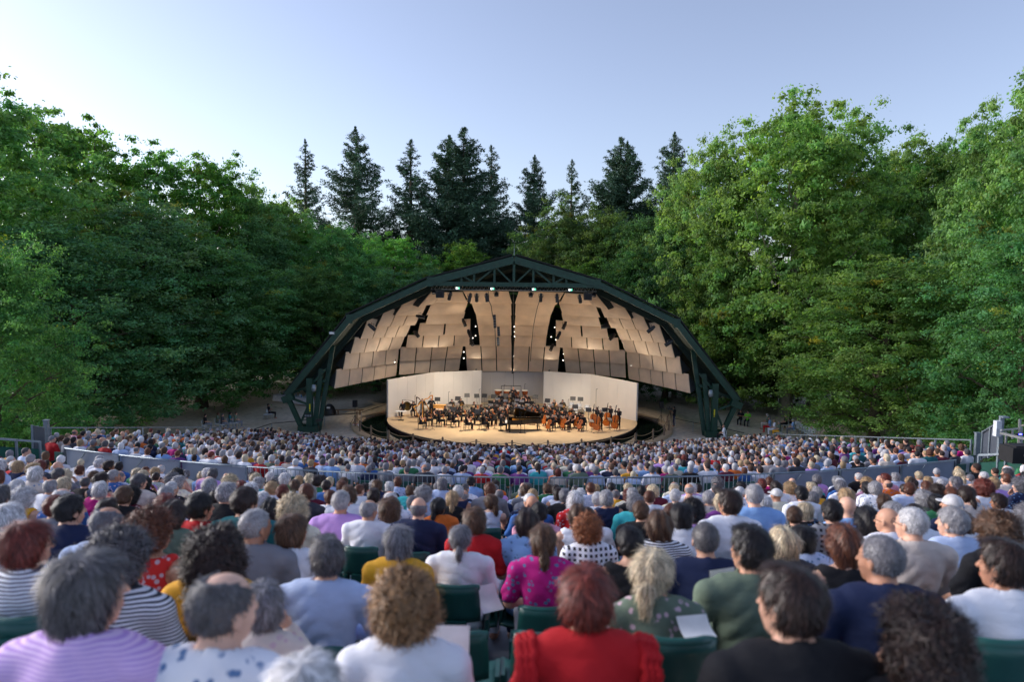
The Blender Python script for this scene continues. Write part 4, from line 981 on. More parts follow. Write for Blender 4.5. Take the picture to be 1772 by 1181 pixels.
def objcol_mat(name, rough=.7, pattern=None, attr=False, sss=0, bump=.25, bs=300, var=.12, vs=9, spec=.4, scale2=(1, 1, 1, 1)):
    m, nt, p = newmat(name); oi = nt.nodes.new('ShaderNodeObjectInfo'); tc = nt.nodes.new('ShaderNodeTexCoord'); src = oi.outputs['Color']
    def mixc(fac, a, b, blend='MIX'):
        x = nt.nodes.new('ShaderNodeMix'); x.data_type = 'RGBA'; x.blend_type = blend
        for i, v in ((0, fac), (6, a), (7, b)):
            if hasattr(v, 'links') or hasattr(v, 'is_linked'): nt.links.new(v, x.inputs[i])
            else: x.inputs[i].default_value = v
        return x.outputs[2]
    if pattern == 'stripe':
        w = nt.nodes.new('ShaderNodeTexWave'); w.bands_direction = 'Z'; w.inputs['Scale'].default_value = 14; w.inputs['Distortion'].default_value = 1.2; w.inputs['Detail'].default_value = 2; w.inputs['Detail Scale'].default_value = .6
        nt.links.new(tc.outputs['Object'], w.inputs['Vector']); r = ramp(nt, w.outputs['Fac'], [(.42, (0, 0, 0, 1)), (.52, (1, 1, 1, 1))]); src = mixc(r.outputs[0], src, scale2)
    elif pattern == 'floral':
        v = nt.nodes.new('ShaderNodeTexVoronoi'); v.inputs['Scale'].default_value = 26; nt.links.new(tc.outputs['Object'], v.inputs['Vector'])
        r = ramp(nt, v.outputs['Distance'], [(.30, (1, 1, 1, 1)), (.40, (0, 0, 0, 1))]); n = noise(nt, tc, 12, 2); r2 = ramp(nt, n.outputs['Fac'], [(.45, (0, 0, 0, 1)), (.5, (1, 1, 1, 1))])
        f = nt.nodes.new('ShaderNodeMath'); f.operation = 'MULTIPLY'; nt.links.new(r.outputs[0], f.inputs[0]); nt.links.new(r2.outputs[0], f.inputs[1]); src = mixc(f.outputs[0], src, scale2)
    elif pattern == 'check':
        fs = []
        for ax in 'XZ':
            w = nt.nodes.new('ShaderNodeTexWave'); w.bands_direction = ax; w.inputs['Scale'].default_value = 7; nt.links.new(tc.outputs['Object'], w.inputs['Vector']); r = ramp(nt, w.outputs['Fac'], [(.5, (0, 0, 0, 1)), (.55, (1, 1, 1, 1))]); fs.append(r.outputs[0])
        f = nt.nodes.new('ShaderNodeMath'); f.operation = 'MAXIMUM'; nt.links.new(fs[0], f.inputs[0]); nt.links.new(fs[1], f.inputs[1]); src = mixc(f.outputs[0], scale2, src)
    n = noise(nt, tc, vs, 5); mr = nt.nodes.new('ShaderNodeMapRange'); mr.inputs['From Min'].default_value = .3; mr.inputs['From Max'].default_value = .7; mr.inputs['To Min'].default_value = 1-var; mr.inputs['To Max'].default_value = 1+var
    nt.links.new(n.outputs['Fac'], mr.inputs['Value']); vm = nt.nodes.new('ShaderNodeVectorMath'); vm.operation = 'SCALE'; nt.links.new(src, vm.inputs[0]); nt.links.new(mr.outputs[0], vm.inputs['Scale']); out = vm.outputs[0]
    if attr:
        at = nt.nodes.new('ShaderNodeAttribute'); at.attribute_name = 'Col'; out = mixc(1, out, at.outputs['Color'], 'MULTIPLY')
    nt.links.new(out, p.inputs['Base Color']); p.inputs['Roughness'].default_value = rough; p.inputs['Specular IOR Level'].default_value = spec
    if bump:
        n2 = noise(nt, tc, bs, 3)
        if 'cloth' in name:
            n3 = noise(nt, tc, 1, 3, scl=(9, 9, 16)); ad = nt.nodes.new('ShaderNodeMath'); ad.operation = 'MULTIPLY_ADD'; ad.inputs[1].default_value = 7.0; nt.links.new(n3.outputs['Fac'], ad.inputs[0]); nt.links.new(n2.outputs['Fac'], ad.inputs[2]); n2 = ad
        b = nt.nodes.new('ShaderNodeBump'); b.inputs['Strength'].default_value = bump; b.inputs['Distance'].default_value = .004; nt.links.new(n2.outputs[0], b.inputs['Height']); nt.links.new(b.outputs[0], p.inputs['Normal'])
    return m
M_skin = objcol_mat('skin', .5, attr=True, bump=.1, bs=150, var=.10, vs=14)
M_hair = objcol_mat('hair', .42, attr=True, bump=.3, bs=200, var=.14, vs=16, spec=.5)
M_cloth = {'plain': objcol_mat('plain_cloth', .85, bump=.5, bs=420, var=.05), 'stripe': objcol_mat('striped_cloth', .85, 'stripe', scale2=lin(240, 242, 250), var=.05),
           'stripe2': objcol_mat('fine_striped_cloth', .85, 'stripe', scale2=lin(236, 206, 248), var=.05), 'floral': objcol_mat('flowered_cloth', .85, 'floral', scale2=lin(96, 130, 176), var=.05),
           'floral2': objcol_mat('pale_flowered_cloth', .85, 'floral', scale2=lin(206, 178, 190), var=.05), 'check': objcol_mat('checked_cloth', .85, 'check', scale2=(.02, .02, .03, 1), var=.05)}
for nm_, sc_ in (('striped_cloth', 20), ('fine_striped_cloth', 28)):
    for nd in bpy.data.materials[nm_].node_tree.nodes:
        if nd.type == 'TEX_WAVE': nd.inputs['Scale'].default_value = sc_
M_trous = objcol_mat('trouser_cloth', .85, bump=.2, bs=300)

# --- library
HB = .0105
LIB = {}
def lib_body(key, pose, h=HB, sleeves=('short', 'long', 'none'), legs=True):
    up = pose.up; lo = (-.42, -.32, -.02); hi = (.42, .66, 1.36+up)
    V, F = snet(lambda *P: sd_body(P, pose, legs), lo, hi, h); LIB['body', key] = np_mesh('body', V, F, M_skin, body_cols(V, pose), True)
    for sl in sleeves:
        V, F = snet(lambda *P: sd_shirt(P, pose, sl.replace('_c', ''), sl.endswith('_c'), seed=len(LIB)), (-.42, -.32, .4+up*0), (.42, .5, 1.2+up), h)
        LIB['shirt', key, sl] = [np_mesh('shirt', V, F, M_cloth[k], None, True) for k in ('plain',)][0]
    V, F = snet(lambda *P: sd_trouser(P, pose), (-.32, -.2, .02), (.32, .6, .75+up), h*1.3); LIB['trousers', key] = np_mesh('trousers', V, F, M_trous, None, True)
    LIB['pose', key] = pose
BODY = [('m', 0, Pose(.205, 1.04)), ('m', 1, Pose(.205, 1.0, yaw=R_(32), arms='fold')), ('m', -1, Pose(.20, 1.10, yaw=R_(-32), tilt=R_(3))),
        ('f', 0, Pose(.175, .96, tilt=R_(-3))), ('f', 1, Pose(.175, .92, yaw=R_(32), arms='chin')), ('f', -1, Pose(.178, 1.02, yaw=R_(-34), arms='fold'))]
for sx, yw, pose in BODY: lib_body((sx, yw), pose, sleeves=('short', 'long_c', 'none') if sx == 'f' else ('short', 'short_c', 'long_c'))
HAIR = {}
for st in HSTY:
    V, F, c = hair_mesh(st, strands={'crop': 1800, 'thin': 1800, 'ring': 1200, 'cap': 0, 'long': 4200, 'biglong': 6500, 'curly': 5000}.get(st, 3000))
    HAIR[st] = np_mesh('hair', V, F, M_hair, c, True)
HCOL = {'white': lin(205, 203, 205), 'silver grey': lin(160, 158, 162), 'grey': lin(120, 118, 124), 'dark grey': lin(92, 89, 92), 'streaky blond': lin(140, 106, 72), 'black': lin(34, 30, 32), 'dark brown': lin(52, 38, 34), 'brown': lin(92, 66, 48),
        'chestnut': lin(104, 62, 44), 'blond': lin(176, 148, 112), 'pale blond': lin(200, 184, 156), 'auburn': lin(112, 50, 40), 'ginger': lin(150, 92, 56)}
SCOL = {'white': lin(240, 242, 252), 'pale blue': lin(184, 202, 238), 'light blue': lin(136, 176, 230), 'blue': lin(50, 100, 170), 'navy': lin(28, 40, 76), 'black': lin(22, 22, 28), 'grey': lin(128, 130, 140), 'dark grey': lin(64, 66, 76),
        'beige': lin(216, 204, 196), 'cream': lin(236, 230, 210), 'lilac': lin(198, 156, 228), 'purple': lin(110, 50, 130), 'magenta': lin(196, 24, 128), 'pink': lin(220, 160, 186), 'red': lin(200, 28, 36), 'orange': lin(220, 110, 40),
        'mustard yellow': lin(232, 170, 44), 'green': lin(50, 120, 80), 'sage green': lin(104, 120, 104), 'teal': lin(24, 104, 112), 'turquoise': lin(60, 180, 190), 'burgundy': lin(100, 26, 50), 'brown': lin(98, 70, 54), 'coral red': lin(206, 44, 40), 'striped grey': lin(110, 104, 116), 'lime green': lin(120, 200, 60)}
SKIN = [lin(214, 166, 142), lin(200, 150, 124), lin(190, 138, 112), lin(222, 178, 156), lin(160, 112, 86), lin(120, 82, 62)]
def person(loc, rz, sex, yaw, hs, hc, sl, sc_, pat, lab, grp=None, cat='person', sk=0, tc_='navy', s=1, libk=None, parts=True, tilt=None):
    key = libk or (sex, yaw); e = empty('person', loc, rz, lab, cat, grp); e.scale = (s, s, s)
    if tilt: e.rotation_euler = (tilt[0], tilt[1], rz)
    b = link_mesh('body', LIB['body', key], e); b.color = SKIN[sk]; pose = LIB['pose', key]
    if hs != 'bald':
        hr = link_mesh('cap' if hs == 'cap' else 'hair', HAIR[hs], e, tuple(pose.head)); hr.scale = (HS,)*3; hr.rotation_euler = pose.hm.to_euler(); hr.color = HCOL.get(hc, SCOL.get(hc, (1, 1, 1, 1)))
    sh = link_mesh('shirt', LIB['shirt', key, sl], e); sh.color = SCOL[sc_]
    if pat != 'plain': sh.material_slots[0].link = 'OBJECT'; sh.material_slots[0].material = M_cloth[pat]
    if parts: t = link_mesh('trousers', LIB['trousers', key], e); t.color = SCOL[tc_]
    return e

GLASS = {}
def add_glasses(e, pose):
    if 'g' not in GLASS:
        mb = MB()
        for sx in (-1, 1):
            mb.tube([(sx*.032+math.cos(t)*.024, .103, .0+math.sin(t)*.019) for t in np.linspace(0, 2*PI, 13)], .0022, 5, False); mb.tube([(sx*.056, .102, .006), (sx*.080, .06, .006), (sx*.084, -.005, .002)], .0022, 5)
        mb.tube([(-.009, .104, .004), (0, .107, .007), (.009, .104, .004)], .002, 5); GLASS['g'] = mb.mesh('glasses', M_black)
    o = link_mesh('glasses', GLASS['g'], e, tuple(pose.head)); o.scale = (HS,)*3; o.rotation_euler = pose.hm.to_euler()
def add_neckband(e, pose, colr, r=.082, nm='neckband'):
    mb = MB(); n = pose.neck; mb.tube([(n[0]+math.cos(t)*r*1.05, n[1]+.012+math.sin(t)*r*.95, n[2]-.022-.02*math.sin(t)) for t in np.linspace(0, 2*PI, 21)], .013, 7, False)
    o = mb.obj(nm, M_cloth['plain'], e); o.color = colr
def add_ruffle(e, pose, colr):
    for a in (pose.arms[0], pose.arms[1]):
        mb = MB(); c = Vector(a[0]); sx = math.copysign(1, a[0][0])
        for k in range(3):
            mb.tube([(c.x+sx*(.015+.02*k)+.006*math.sin(t*9), c.y+math.cos(t)*.088, c.z-.02+math.sin(t)*(.082-.006*k)+.008*math.sin(t*11)) for t in np.linspace(-.5, PI+.5, 22)], .018, 6, False)
        o = mb.obj('sleeve_ruffle', M_cloth['plain'], e); o.color = colr
# ================================================================== chairs and the audience
M_chair = mat('green_plastic', lin(30, 84, 78), .38, 0, .12, 5, .1)
def make_chair(lab, grp, cat='chair'):
    e = empty('stadium_chair', (0, 0, 0), 0, lab, cat, grp)
    # back shell: curved panel with a thick rolled top
    def sheet(fn, nu, nv, th):
        P = [[fn(i/nu, j/nv) for j in range(nv+1)] for i in range(nu+1)]; vs = [p for r in P for p in r]; n = len(vs); W = nv+1
        vs2 = [(p[0], p[1]-th, p[2]) if th > 0 else (p[0], p[1], p[2]+th) for p in vs]; fs = []
        for i in range(nu):
            for j in range(nv):
                a = i*W+j; fs += [(a, a+1, a+W+1, a+W), (n+a, n+a+W, n+a+W+1, n+a+1)]
        for i in range(nu): fs += [(i*W, i*W+W, n+i*W+W, n+i*W), (i*W+nv, n+i*W+nv, n+i*W+W+nv, i*W+W+nv)]
        for j in range(nv): fs += [(j, n+j, n+j+1, j+1), (nu*W+j, nu*W+j+1, n+nu*W+j+1, n+nu*W+j)]
        return vs+vs2, fs
    def back(u, v):
        x = (u-.5)*.33*(1-.10*v**3); z = .60+.26*v; y = -.235+.045*(2*u-1)**2-.05*v; return (x, y, z)
    mb = MB(); vs, fs = sheet(back, 8, 5, .022); mb.add(vs, fs, True); mb.obj('backrest', M_chair, e)
    mb = MB(); mb.tube([back(u, 1) if 0 < u < 1 else (back(u, 1)[0], back(u, 1)[1]+.012, back(u, 1)[2]-.02) for u in np.linspace(0, 1, 9)], .021, 8); mb.obj('top_rim', M_chair, e)
    mb = MB(); mb.prism([(-.075, -.02), (.075, -.02), (.055, .035), (-.055, .035)], 0, .28, Matrix.Translation((0, -.262, .34))); mb.obj('back_support', M_chair, e)
    def seat(u, v):
        x = (u-.5)*(.40+.03*v); y = -.20+.40*v; z = .43+.030*(2*u-1)**2+.012*math.sin(v*PI)*-1+(.015 if v > .9 else 0); return (x, y, z)
    mb = MB(); vs, fs = sheet(seat, 8, 6, -.025); mb.add(vs, fs, True); mb.obj('seat', M_chair, e)
    for s in (-1, 1):
        mb = MB(); mb.prism([(-.17, .42), (.10, .42), (.16, .50), (-.16, .58)], -.012, .012, Matrix.Translation((s*.205, 0, 0)) @ Matrix(((0, 0, 1, 0), (1, 0, 0, 0), (0, 1, 0, 0), (0, 0, 0, 1)))); mb.obj('side_wing', M_chair, e)
    mb = MB(); mb.beam((0, -.2, .03), (0, -.2, .42), .07, .05); mb.box((0, -.2, .014), (.16, .2, .02)); mb.obj('pedestal', M_galv, e)
    KIDS[e.name] = list(e.children_recursive) if False else [o for o in COL.objects if o.parent == e]
    return e
def yaw_to_stage(x, y): return math.atan2(-(0-x), 60-y) if False else math.atan2(x, 60-y)*1.0
proto_chair = None
def put_chair(x, y, z, rz, lab):
    global proto_chair
    if proto_chair is None:
        proto_chair = make_chair(lab, 'green stadium chairs of the upper block'); proto_chair.location = (x, y, z); proto_chair.rotation_euler = (0, 0, rz); return proto_chair
    return copy_tree(proto_chair, (x, y, z), rz, lab)
rnd = random.Random(4)
HEROES = [
 (530, 1139, 1.55, 'full', 'white', 'f', 0, 'short', 'beige', 'plain', 'white-haired head cut off by the bottom edge of the picture'),
 (153, 958, 2.05, 'bob', 'dark grey', 'f', -1, 'short', 'lilac', 'stripe2', 'grey-haired woman in a lilac striped top at the lower left corner'),
 (388, 996, 2.05, 'thin', 'dark grey', 'm', -1, 'short', 'white', 'floral', 'balding grey man in a white shirt with blue flowers, front left'),
 (701, 1000, 2.35, 'curly', 'streaky blond', 'f', 0, 'short', 'white', 'plain', 'person with tousled streaky blond curls and white shirt left of the aisle'),
 (1016, 982, 2.35, 'full', 'auburn', 'f', 0, 'short', 'red', 'plain', 'auburn-haired woman in a bright red dress right of the aisle'),
 (1368, 984, 2.15, 'quiff', 'dark brown', 'm', 1, 'short', 'black', 'plain', 'dark-haired man in a black T-shirt at the lower right'),
 (1591, 1052, 2.05, 'biglong', 'dark brown', 'f', 1, 'long_c', 'black', 'plain', 'woman with long dark brown hair low in the right corner'),
 (48, 905, 2.95, 'full', 'auburn', 'f', -1, 'long_c', 'striped grey', 'stripe', 'red-haired woman in a white and grey striped shirt at the left edge'),
 (212, 926, 3.1, 'curly', 'dark grey', 'f', -1, 'long_c', 'dark grey', 'stripe', 'dark-haired woman in a black and white striped blouse, left'),
 (374, 918, 3.3, 'biglong', 'dark brown', 'f', 0, 'long_c', 'mustard yellow', 'plain', 'woman with a great mass of long dark curls, left'),
 (452, 1010, 2.75, 'full', 'grey', 'f', 1, 'long_c', 'beige', 'floral2', 'person in a patterned scarf leaning forward left of the blue shirt'),
 (565, 932, 3.45, 'quiff', 'dark grey', 'm', 1, 'long_c', 'pale blue', 'plain', 'man with short dark grey hair in a crumpled pale blue shirt'),
 (1132, 952, 3.2, 'bun', 'pale blond', 'f', -1, 'long_c', 'sage green', 'floral2', 'blonde woman with a low bun in a pale green flowered blouse'),
 (1299, 914, 3.4, 'quiff', 'black', 'm', 1, 'long_c', 'sage green', 'plain', 'dark-haired man in an olive green shirt right of the blonde bun'),
 (1524, 931, 3.2, 'crop', 'grey', 'm', 1, 'short', 'navy', 'plain', 'greying man with cropped hair in a navy T-shirt at the right'),
 (1738, 938, 3.2, 'quiff', 'dark brown', 'm', 1, 'short', 'white', 'plain', 'bearded dark-haired man in a white T-shirt at the right edge'),
 (1729, 892, 4.1, 'curly', 'brown', 'f', 0, 'short', 'black', 'plain', 'person with bushy brown hair above the white T-shirt, right edge'),
 (443, 884, 4.4, 'crop', 'silver grey', 'm', -1, 'long_c', 'grey', 'plain', 'balding grey man in a thin grey checked shirt with dark strap'),
 (507, 893, 4.5, 'full', 'brown', 'f', -1, 'short', 'white', 'plain', 'short brown-haired person in a white shirt behind the blue-shirted man'),
 (691, 911, 4.45, 'bob', 'grey', 'f', 0, 'short', 'mustard yellow', 'plain', 'grey bobbed woman in a mustard yellow top'),
 (797, 909, 4.8, 'pony', 'grey', 'm', 0, 'short', 'white', 'plain', 'man with a thin grey ponytail and white shirt beside the aisle'),
 (941, 909, 4.5, 'longpony', 'brown', 'f', 0, 'short', 'magenta', 'floral', 'woman with a long brown ponytail in a magenta flowered dress'),
 (1091, 913, 4.4, 'short', 'black', 'f', 0, 'none', 'black', 'plain', 'black-haired woman in a black strappy top with bare shoulders'),
 (1221, 908, 4.3, 'crop', 'dark grey', 'm', 0, 'short', 'navy', 'plain', 'dark grey-haired man in a navy shirt left of the white sheet of paper'),
 (1356, 914, 4.5, 'long', 'pale blond', 'f', 0, 'short', 'dark grey', 'plain', 'woman with straight long pale blond hair'),
 (1461, 910, 4.2, 'long', 'chestnut', 'f', 0, 'none', 'black', 'plain', 'woman with long chestnut hair left of the navy T-shirt'),
 (1577, 881, 4.6, 'crop', 'white', 'm', 1, 'long_c', 'beige', 'plain', 'white-haired man in glasses and a beige collarless shirt'),
 (1648, 879, 4.9, 'short', 'silver grey', 'm', 1, 'short', 'pale blue', 'plain', 'silver-haired man in a pale blue T-shirt right of the beige shirt'),
 (1536, 881, 5.2, 'bald', 'white', 'm', 1, 'short', 'white', 'plain', 'bald man in glasses just left of the beige-shirted man'),
 (265, 889, 4.2, 'curly', 'chestnut', 'f', -1, 'none', 'coral red', 'floral2', 'curly brown-haired woman in a red flowered off-shoulder top'),
 (187, 880, 4.4, 'thin', 'grey', 'm', -1, 'short', 'pale blue', 'plain', 'grey balding man in a light blue shirt, left'),
 (122, 858, 4.9, 'short', 'black', 'm', -1, 'short', 'navy', 'plain', 'dark-haired man in a navy T-shirt near the left edge'),
 (14, 874, 4.6, 'full', 'white', 'f', 0, 'long_c', 'white', 'plain', 'big white-haired head cut by the left edge'),
 (347, 855, 5.6, 'short', 'black', 'm', -1, 'short', 'red', 'plain', 'black-haired person in a bright red top with orange collar'),
 (425, 845, 5.5, 'short', 'dark brown', 'm', -1, 'short', 'teal', 'plain', 'dark-haired man in a teal shirt right of the bright red top'),
 (301, 868, 5.1, 'long', 'dark brown', 'f', 0, 'short', 'sage green', 'plain', 'dark long-haired person in a grey green top, left'),
 (639, 867, 6.2, 'thin', 'silver grey', 'm', -1, 'long_c', 'white', 'plain', 'balding man with a broad white shirt in the middle left'),
 (590, 851, 6.6, 'crop', 'silver grey', 'm', 0, 'long_c', 'lilac', 'plain', 'grey-haired man with a violet sweater, navy round the neck'),
 (675, 863, 6.4, 'full', 'brown', 'f', 0, 'short', 'white', 'plain', 'round brown-haired person in a white top beside the navy shirt'),
 (725, 863, 6.1, 'ring', 'grey', 'm', 0, 'short', 'navy', 'plain', 'man with a bald spot and a dark blue shirt'),
 (508, 862, 5.8, 'curly', 'pale blond', 'f', 0, 'short', 'cream', 'plain', 'puffy pale blond-haired person left of the middle'),
 (822, 880, 5.6, 'full', 'brown', 'f', 0, 'short', 'red', 'plain', 'person in a dark red shirt beside the aisle'),
 (913, 882, 5.6, 'long', 'dark brown', 'f', 0, 'short', 'light blue', 'floral', 'woman with long dark hair and blue patterned top right of the aisle'),
 (1019, 896, 5.2, 'curly', 'ginger', 'f', -1, 'short', 'white', 'check', 'curly ginger-brown person in a black and white checked shirt'),
 (1001, 875, 6.1, 'long', 'brown', 'f', 0, 'none', 'white', 'plain', 'long brown-haired woman with bare shoulders behind the checked shirt'),
 (1141, 886, 5.4, 'long', 'brown', 'f', 0, 'short', 'dark grey', 'stripe', 'brown-haired woman in a dark green striped top'),
 (1180, 872, 5.9, 'bob', 'black', 'f', 0, 'short', 'white', 'plain', 'black bobbed woman in a white top'),
 (1262, 850, 6.0, 'quiff', 'dark brown', 'm', 1, 'short', 'white', 'plain', 'tall dark-haired man in a white T-shirt, middle right'),
 (1305, 840, 6.7, 'crop', 'silver grey', 'm', 0, 'long_c', 'light blue', 'plain', 'silver-haired man in a light blue shirt right of the tall man'),
 (1440, 866, 6.0, 'short', 'black', 'm', 0, 'short', 'grey', 'check', 'black-haired man in a grey checked shirt'),
 (1502, 879, 5.6, 'long', 'black', 'f', 0, 'short', 'black', 'plain', 'woman with straight black hair over a black top'),
 (1466, 861, 6.3, 'bald', 'white', 'm', 0, 'long_c', 'light blue', 'plain', 'bald man in a light blue shirt'),
 (1391, 911, 5.0, 'bob', 'black', 'f', 0, 'short', 'pale blue', 'floral', 'short black-haired woman in a white and blue patterned top'),
]
placed = []
def hero(i, h):
    px, py, Y, hs, hc, sex, yaw, sl, sc_, pat, lab = h
    if sl == 'none' and sex == 'm': sl = 'short'
    tp = PX(px, py, Y); hairup = .022 if hs not in ('bald', 'crop', 'ring', 'thin') else .008
    fz = F_up(round((Y-1.4)/1.1)*1.1+1.4); s = min(1.10, max(.90, (tp.z-fz)/(1.30+hairup*.92))); z = tp.z-s*(1.30+hairup*.92)
    rz = yaw_to_stage(tp.x, Y)+rnd.uniform(-.08, .08)
    pose = LIB['pose', (sex, yaw)]; off = Matrix.Rotation(rz, 3, 'Z') @ Vector((pose.head[0], pose.head[1], 0))*s
    e = person((tp.x-off.x, Y-off.y, z), rz, sex, yaw, hs, hc, sl, sc_, pat, lab, 'seated audience, upper block', sk=rnd.choice([0, 0, 1, 2, 3]), tc_=rnd.choice(['navy', 'black', 'beige', 'grey', 'white']), s=s)
    if 'glasses' in lab or 'red-haired' in lab: add_glasses(e, pose)
    for key_, c_ in (('auburn-haired woman in a bright red', 'purple'), ('grey ponytail', 'turquoise'), ('orange collar', 'orange'), ('navy round', 'navy')):
        if key_ in lab: add_neckband(e, pose, SCOL[c_])
    if 'auburn-haired woman in a bright red' in lab: add_ruffle(e, pose, SCOL['red'])
    placed.append((tp.x, Y)); return (tp.x-off.x, Y-off.y, z, rz)
chairs = []
for i, h in enumerate(HEROES):
    x, y, z, rz = hero(i, h); chairs.append((x, y, z, rz, 'chair under the '+h[-1].split(',')[0], True))
for (px, py, Y, lab) in ((560, 1090, 2.6, None), (1170, 1105, 2.5, 'empty looking green chair back between the red dress and the black T-shirt'), (1745, 1108, 2.4, 'green chair back at the lower right edge'), (940, 1095, 3.35, 'green chair right of the aisle in front of the red dress'),
                         (790, 1095, 3.3, 'green chair left of the aisle in front of the blond curls'), (15, 1070, 2.7, 'green chair back at the left edge below the striped shirt')):
    if lab is None: continue
    p = PX(px, py, Y); rz = yaw_to_stage(p.x, Y); chairs.append((p.x, Y+.26, p.z-.87, rz, lab, True))
GREY = ['white', 'silver grey', 'grey', 'dark grey']; OTH = ['black', 'black', 'dark brown', 'dark brown', 'dark brown', 'brown', 'brown', 'chestnut', 'auburn', 'blond', 'pale blond']
def rand_look(r):
    sex = r.choice('mf'); old = r.random() < .46
    if sex == 'm': hs = r.choice(['crop', 'crop', 'short', 'thin', 'ring', 'ring', 'bald', 'quiff'] if old else ['crop', 'short', 'quiff', 'short']); hs = 'cap' if r.random() < .012 else hs
    else: hs = r.choice(['full', 'bob', 'full', 'curly', 'bob', 'short'] if old else ['long', 'bob', 'longpony', 'curly', 'full', 'bun', 'long'])
    hc = r.choice(GREY[:3] + ['white', 'silver grey', 'dark grey', 'grey']) if old else r.choice(OTH)
    sc_ = r.choice(['white']*9+['pale blue']*5+['light blue']*2+['navy']*4+['black']*4+['grey']*3+['beige']*3+['cream']*2+['dark grey', 'dark grey', 'lilac', 'pink', 'pink', 'red', 'teal', 'blue', 'blue', 'burgundy', 'green', 'sage green', 'turquoise', 'purple', 'orange', 'mustard yellow', 'magenta', 'black', 'navy', 'white', 'white'])
    yaw = r.choice([0, 0, 1, -1]); pat = r.choice(['plain']*9+['stripe', 'floral', 'floral2']); sl = r.choice(['short', 'short', 'long_c'] if sex == 'm' else ['short', 'short', 'long_c', 'none'])
    return sex, hs, hc, sc_, yaw, pat, sl
SEAT = .56
auto = []
for k, ye in enumerate(UP_ROWS):
    if ye < 4.9: continue
    row = 13-k; n = int(24/SEAT); off = (k % 2)*.5
    for i in range(-n, n):
        x = (i+.5)*SEAT
        if abs(x+.05) < (.30 if ye < 9 else 0): continue
        y = ye+KC*x*x
        if abs(x) > .77*y+.3 or abs(x) > 21.5: continue
        if any(abs(px-x) < .40*(1 if ye > 6 else 1.1) and abs(py-y) < .62 for px, py in placed): continue
        auto.append((x+rnd.uniform(-.05, .05), y+rnd.uniform(-.06, .06), F_up(ye), row, i, ye))
lo_seats = []
for k, ye in enumerate(LO_ROWS):
    n = 45
    for i in range(-n, n):
        x = (i+.5)*.53
        y = ye+KC*x*x
        if abs(x) > Bx(y)-.55 or abs(x) > .685*y or ((x-PC[0])/(PRX+.9))**2+((y-PC[1])/(PRY+.9))**2 < 1 or y > 51: continue
        lo_seats.append((x+rnd.uniform(-.05, .05), y+rnd.uniform(-.06, .06), F_lo(ye), k, i, ye))
def upcol(n): return n
n_ind = 0; rest = []
MAXIND = 300-len(HEROES)
auto.sort(key=lambda a: math.hypot(a[0], a[1]))
for (x, y, z, row, i, ye) in auto:
    if n_ind >= MAXIND: rest.append((x, y, z)); continue
    if rnd.random() < .04 and ye > 6: chairs.append((x, y, z, yaw_to_stage(x, y), None, False)); continue
    sex, hs, hc, sc_, yaw, pat, sl = rand_look(rnd); rz = yaw_to_stage(x, y)*.92+rnd.uniform(-.12, .12); seatn = (i if x > 0 else -i-1)+1; side = 'right' if x > 0 else 'left'
    look = {'bald': 'bald person', 'cap': f'person in a {sc_} cap'}.get(hs, f'{hc.replace(" ", "-")}-haired person'); hcc = 'white' if hs == 'cap' else hc
    if hs == 'cap': look = 'person in a white cap'
    lab = f'{look} in {sc_}, {ordinal(seatn)} {side} of the aisle, {ordinal(row)} row behind barrier'
    person((x, y, z-rnd.uniform(-.02, .05)), rz, sex, yaw, hs, hcc, sl, sc_, pat, lab, 'seated audience, upper block', sk=rnd.choice([0, 0, 0, 1, 1, 2, 3, 3, 4, 5] if hc in ('black', 'dark brown') else [0, 0, 1, 2, 3]), s=rnd.uniform(.91, 1.02), parts=ye < 9, tilt=(rnd.uniform(-.09, .05), rnd.uniform(-.06, .06)))
    n_ind += 1
    if len(chairs) < 175: chairs.append((x, y, z, yaw_to_stage(x, y), f'green chair, {ordinal(seatn)} {side} of the aisle, {ordinal(row)} row behind barrier', True))
ec = 0
for (x, y, z, rz, lab, _) in chairs:
    if lab is None: ec += 1; lab = f'empty green chair among the audience, {ordinal(ec)} nearest the camera'
    put_chair(x, y, z, rz, lab[:160])

# the rest of the audience: simpler figures gathered in one object
HC = list(HCOL.values()); 
def low_variant(sex, yaw, hs, h):
    pose = Pose(.20 if sex == 'm' else .176, 1.0, yaw=R_(30)*yaw); out = []
    V, F = snet(lambda *P: np.minimum(sd_head(pose.loc(P)), sm(rc(P, pose.neck+[0, -.02, -.03], pose.head+[0, -.03, -.03], .058, .052), sd_arm(P, pose), .01)), (-.36, -.2, .55), (.36, .42, 1.34), h); out.append((V, F, 0))
    V, F = snet(lambda *P: np.maximum(sd_shirt(P, pose, 'short', fold=0), .5-P[2]), (-.36, -.25, .48), (.36, .3, 1.16), h); out.append((V, F, 1))
    if hs != 'bald':
        V, F = snet(lambda *P: sd_hair(pose.loc(P), hs), (-.2, -.3, .85), (.2, .2, 1.4), h*.8); out.append((V, F, 2))
    Vs = []; Fs = []; pid = []; b = 0
    for V, F, p in out: Vs.append(V); Fs.append(F+b); b += len(V); pid.append(np.full(len(V), p))
    return np.concatenate(Vs), np.concatenate(Fs), np.concatenate(pid)
LOWS = {}
for tier, h in ((0, .026), (1, .040)):
    for sex, styles in (('m', ['crop', 'short', 'thin', 'ring', 'bald']), ('f', ['full', 'bob', 'long', 'curly', 'longpony'])):
        for hs in styles:
            for yw in ((0, 1, -1) if tier == 0 else (0,)): LOWS[tier, sex, hs, yw] = low_variant(sex, yw, hs, h)
m, nt, p = newmat('crowd_mixed'); at = nt.nodes.new('ShaderNodeAttribute'); at.attribute_name = 'Col'; nt.links.new(at.outputs['Color'], p.inputs['Base Color']); p.inputs['Roughness'].default_value = .8; M_crowd = m
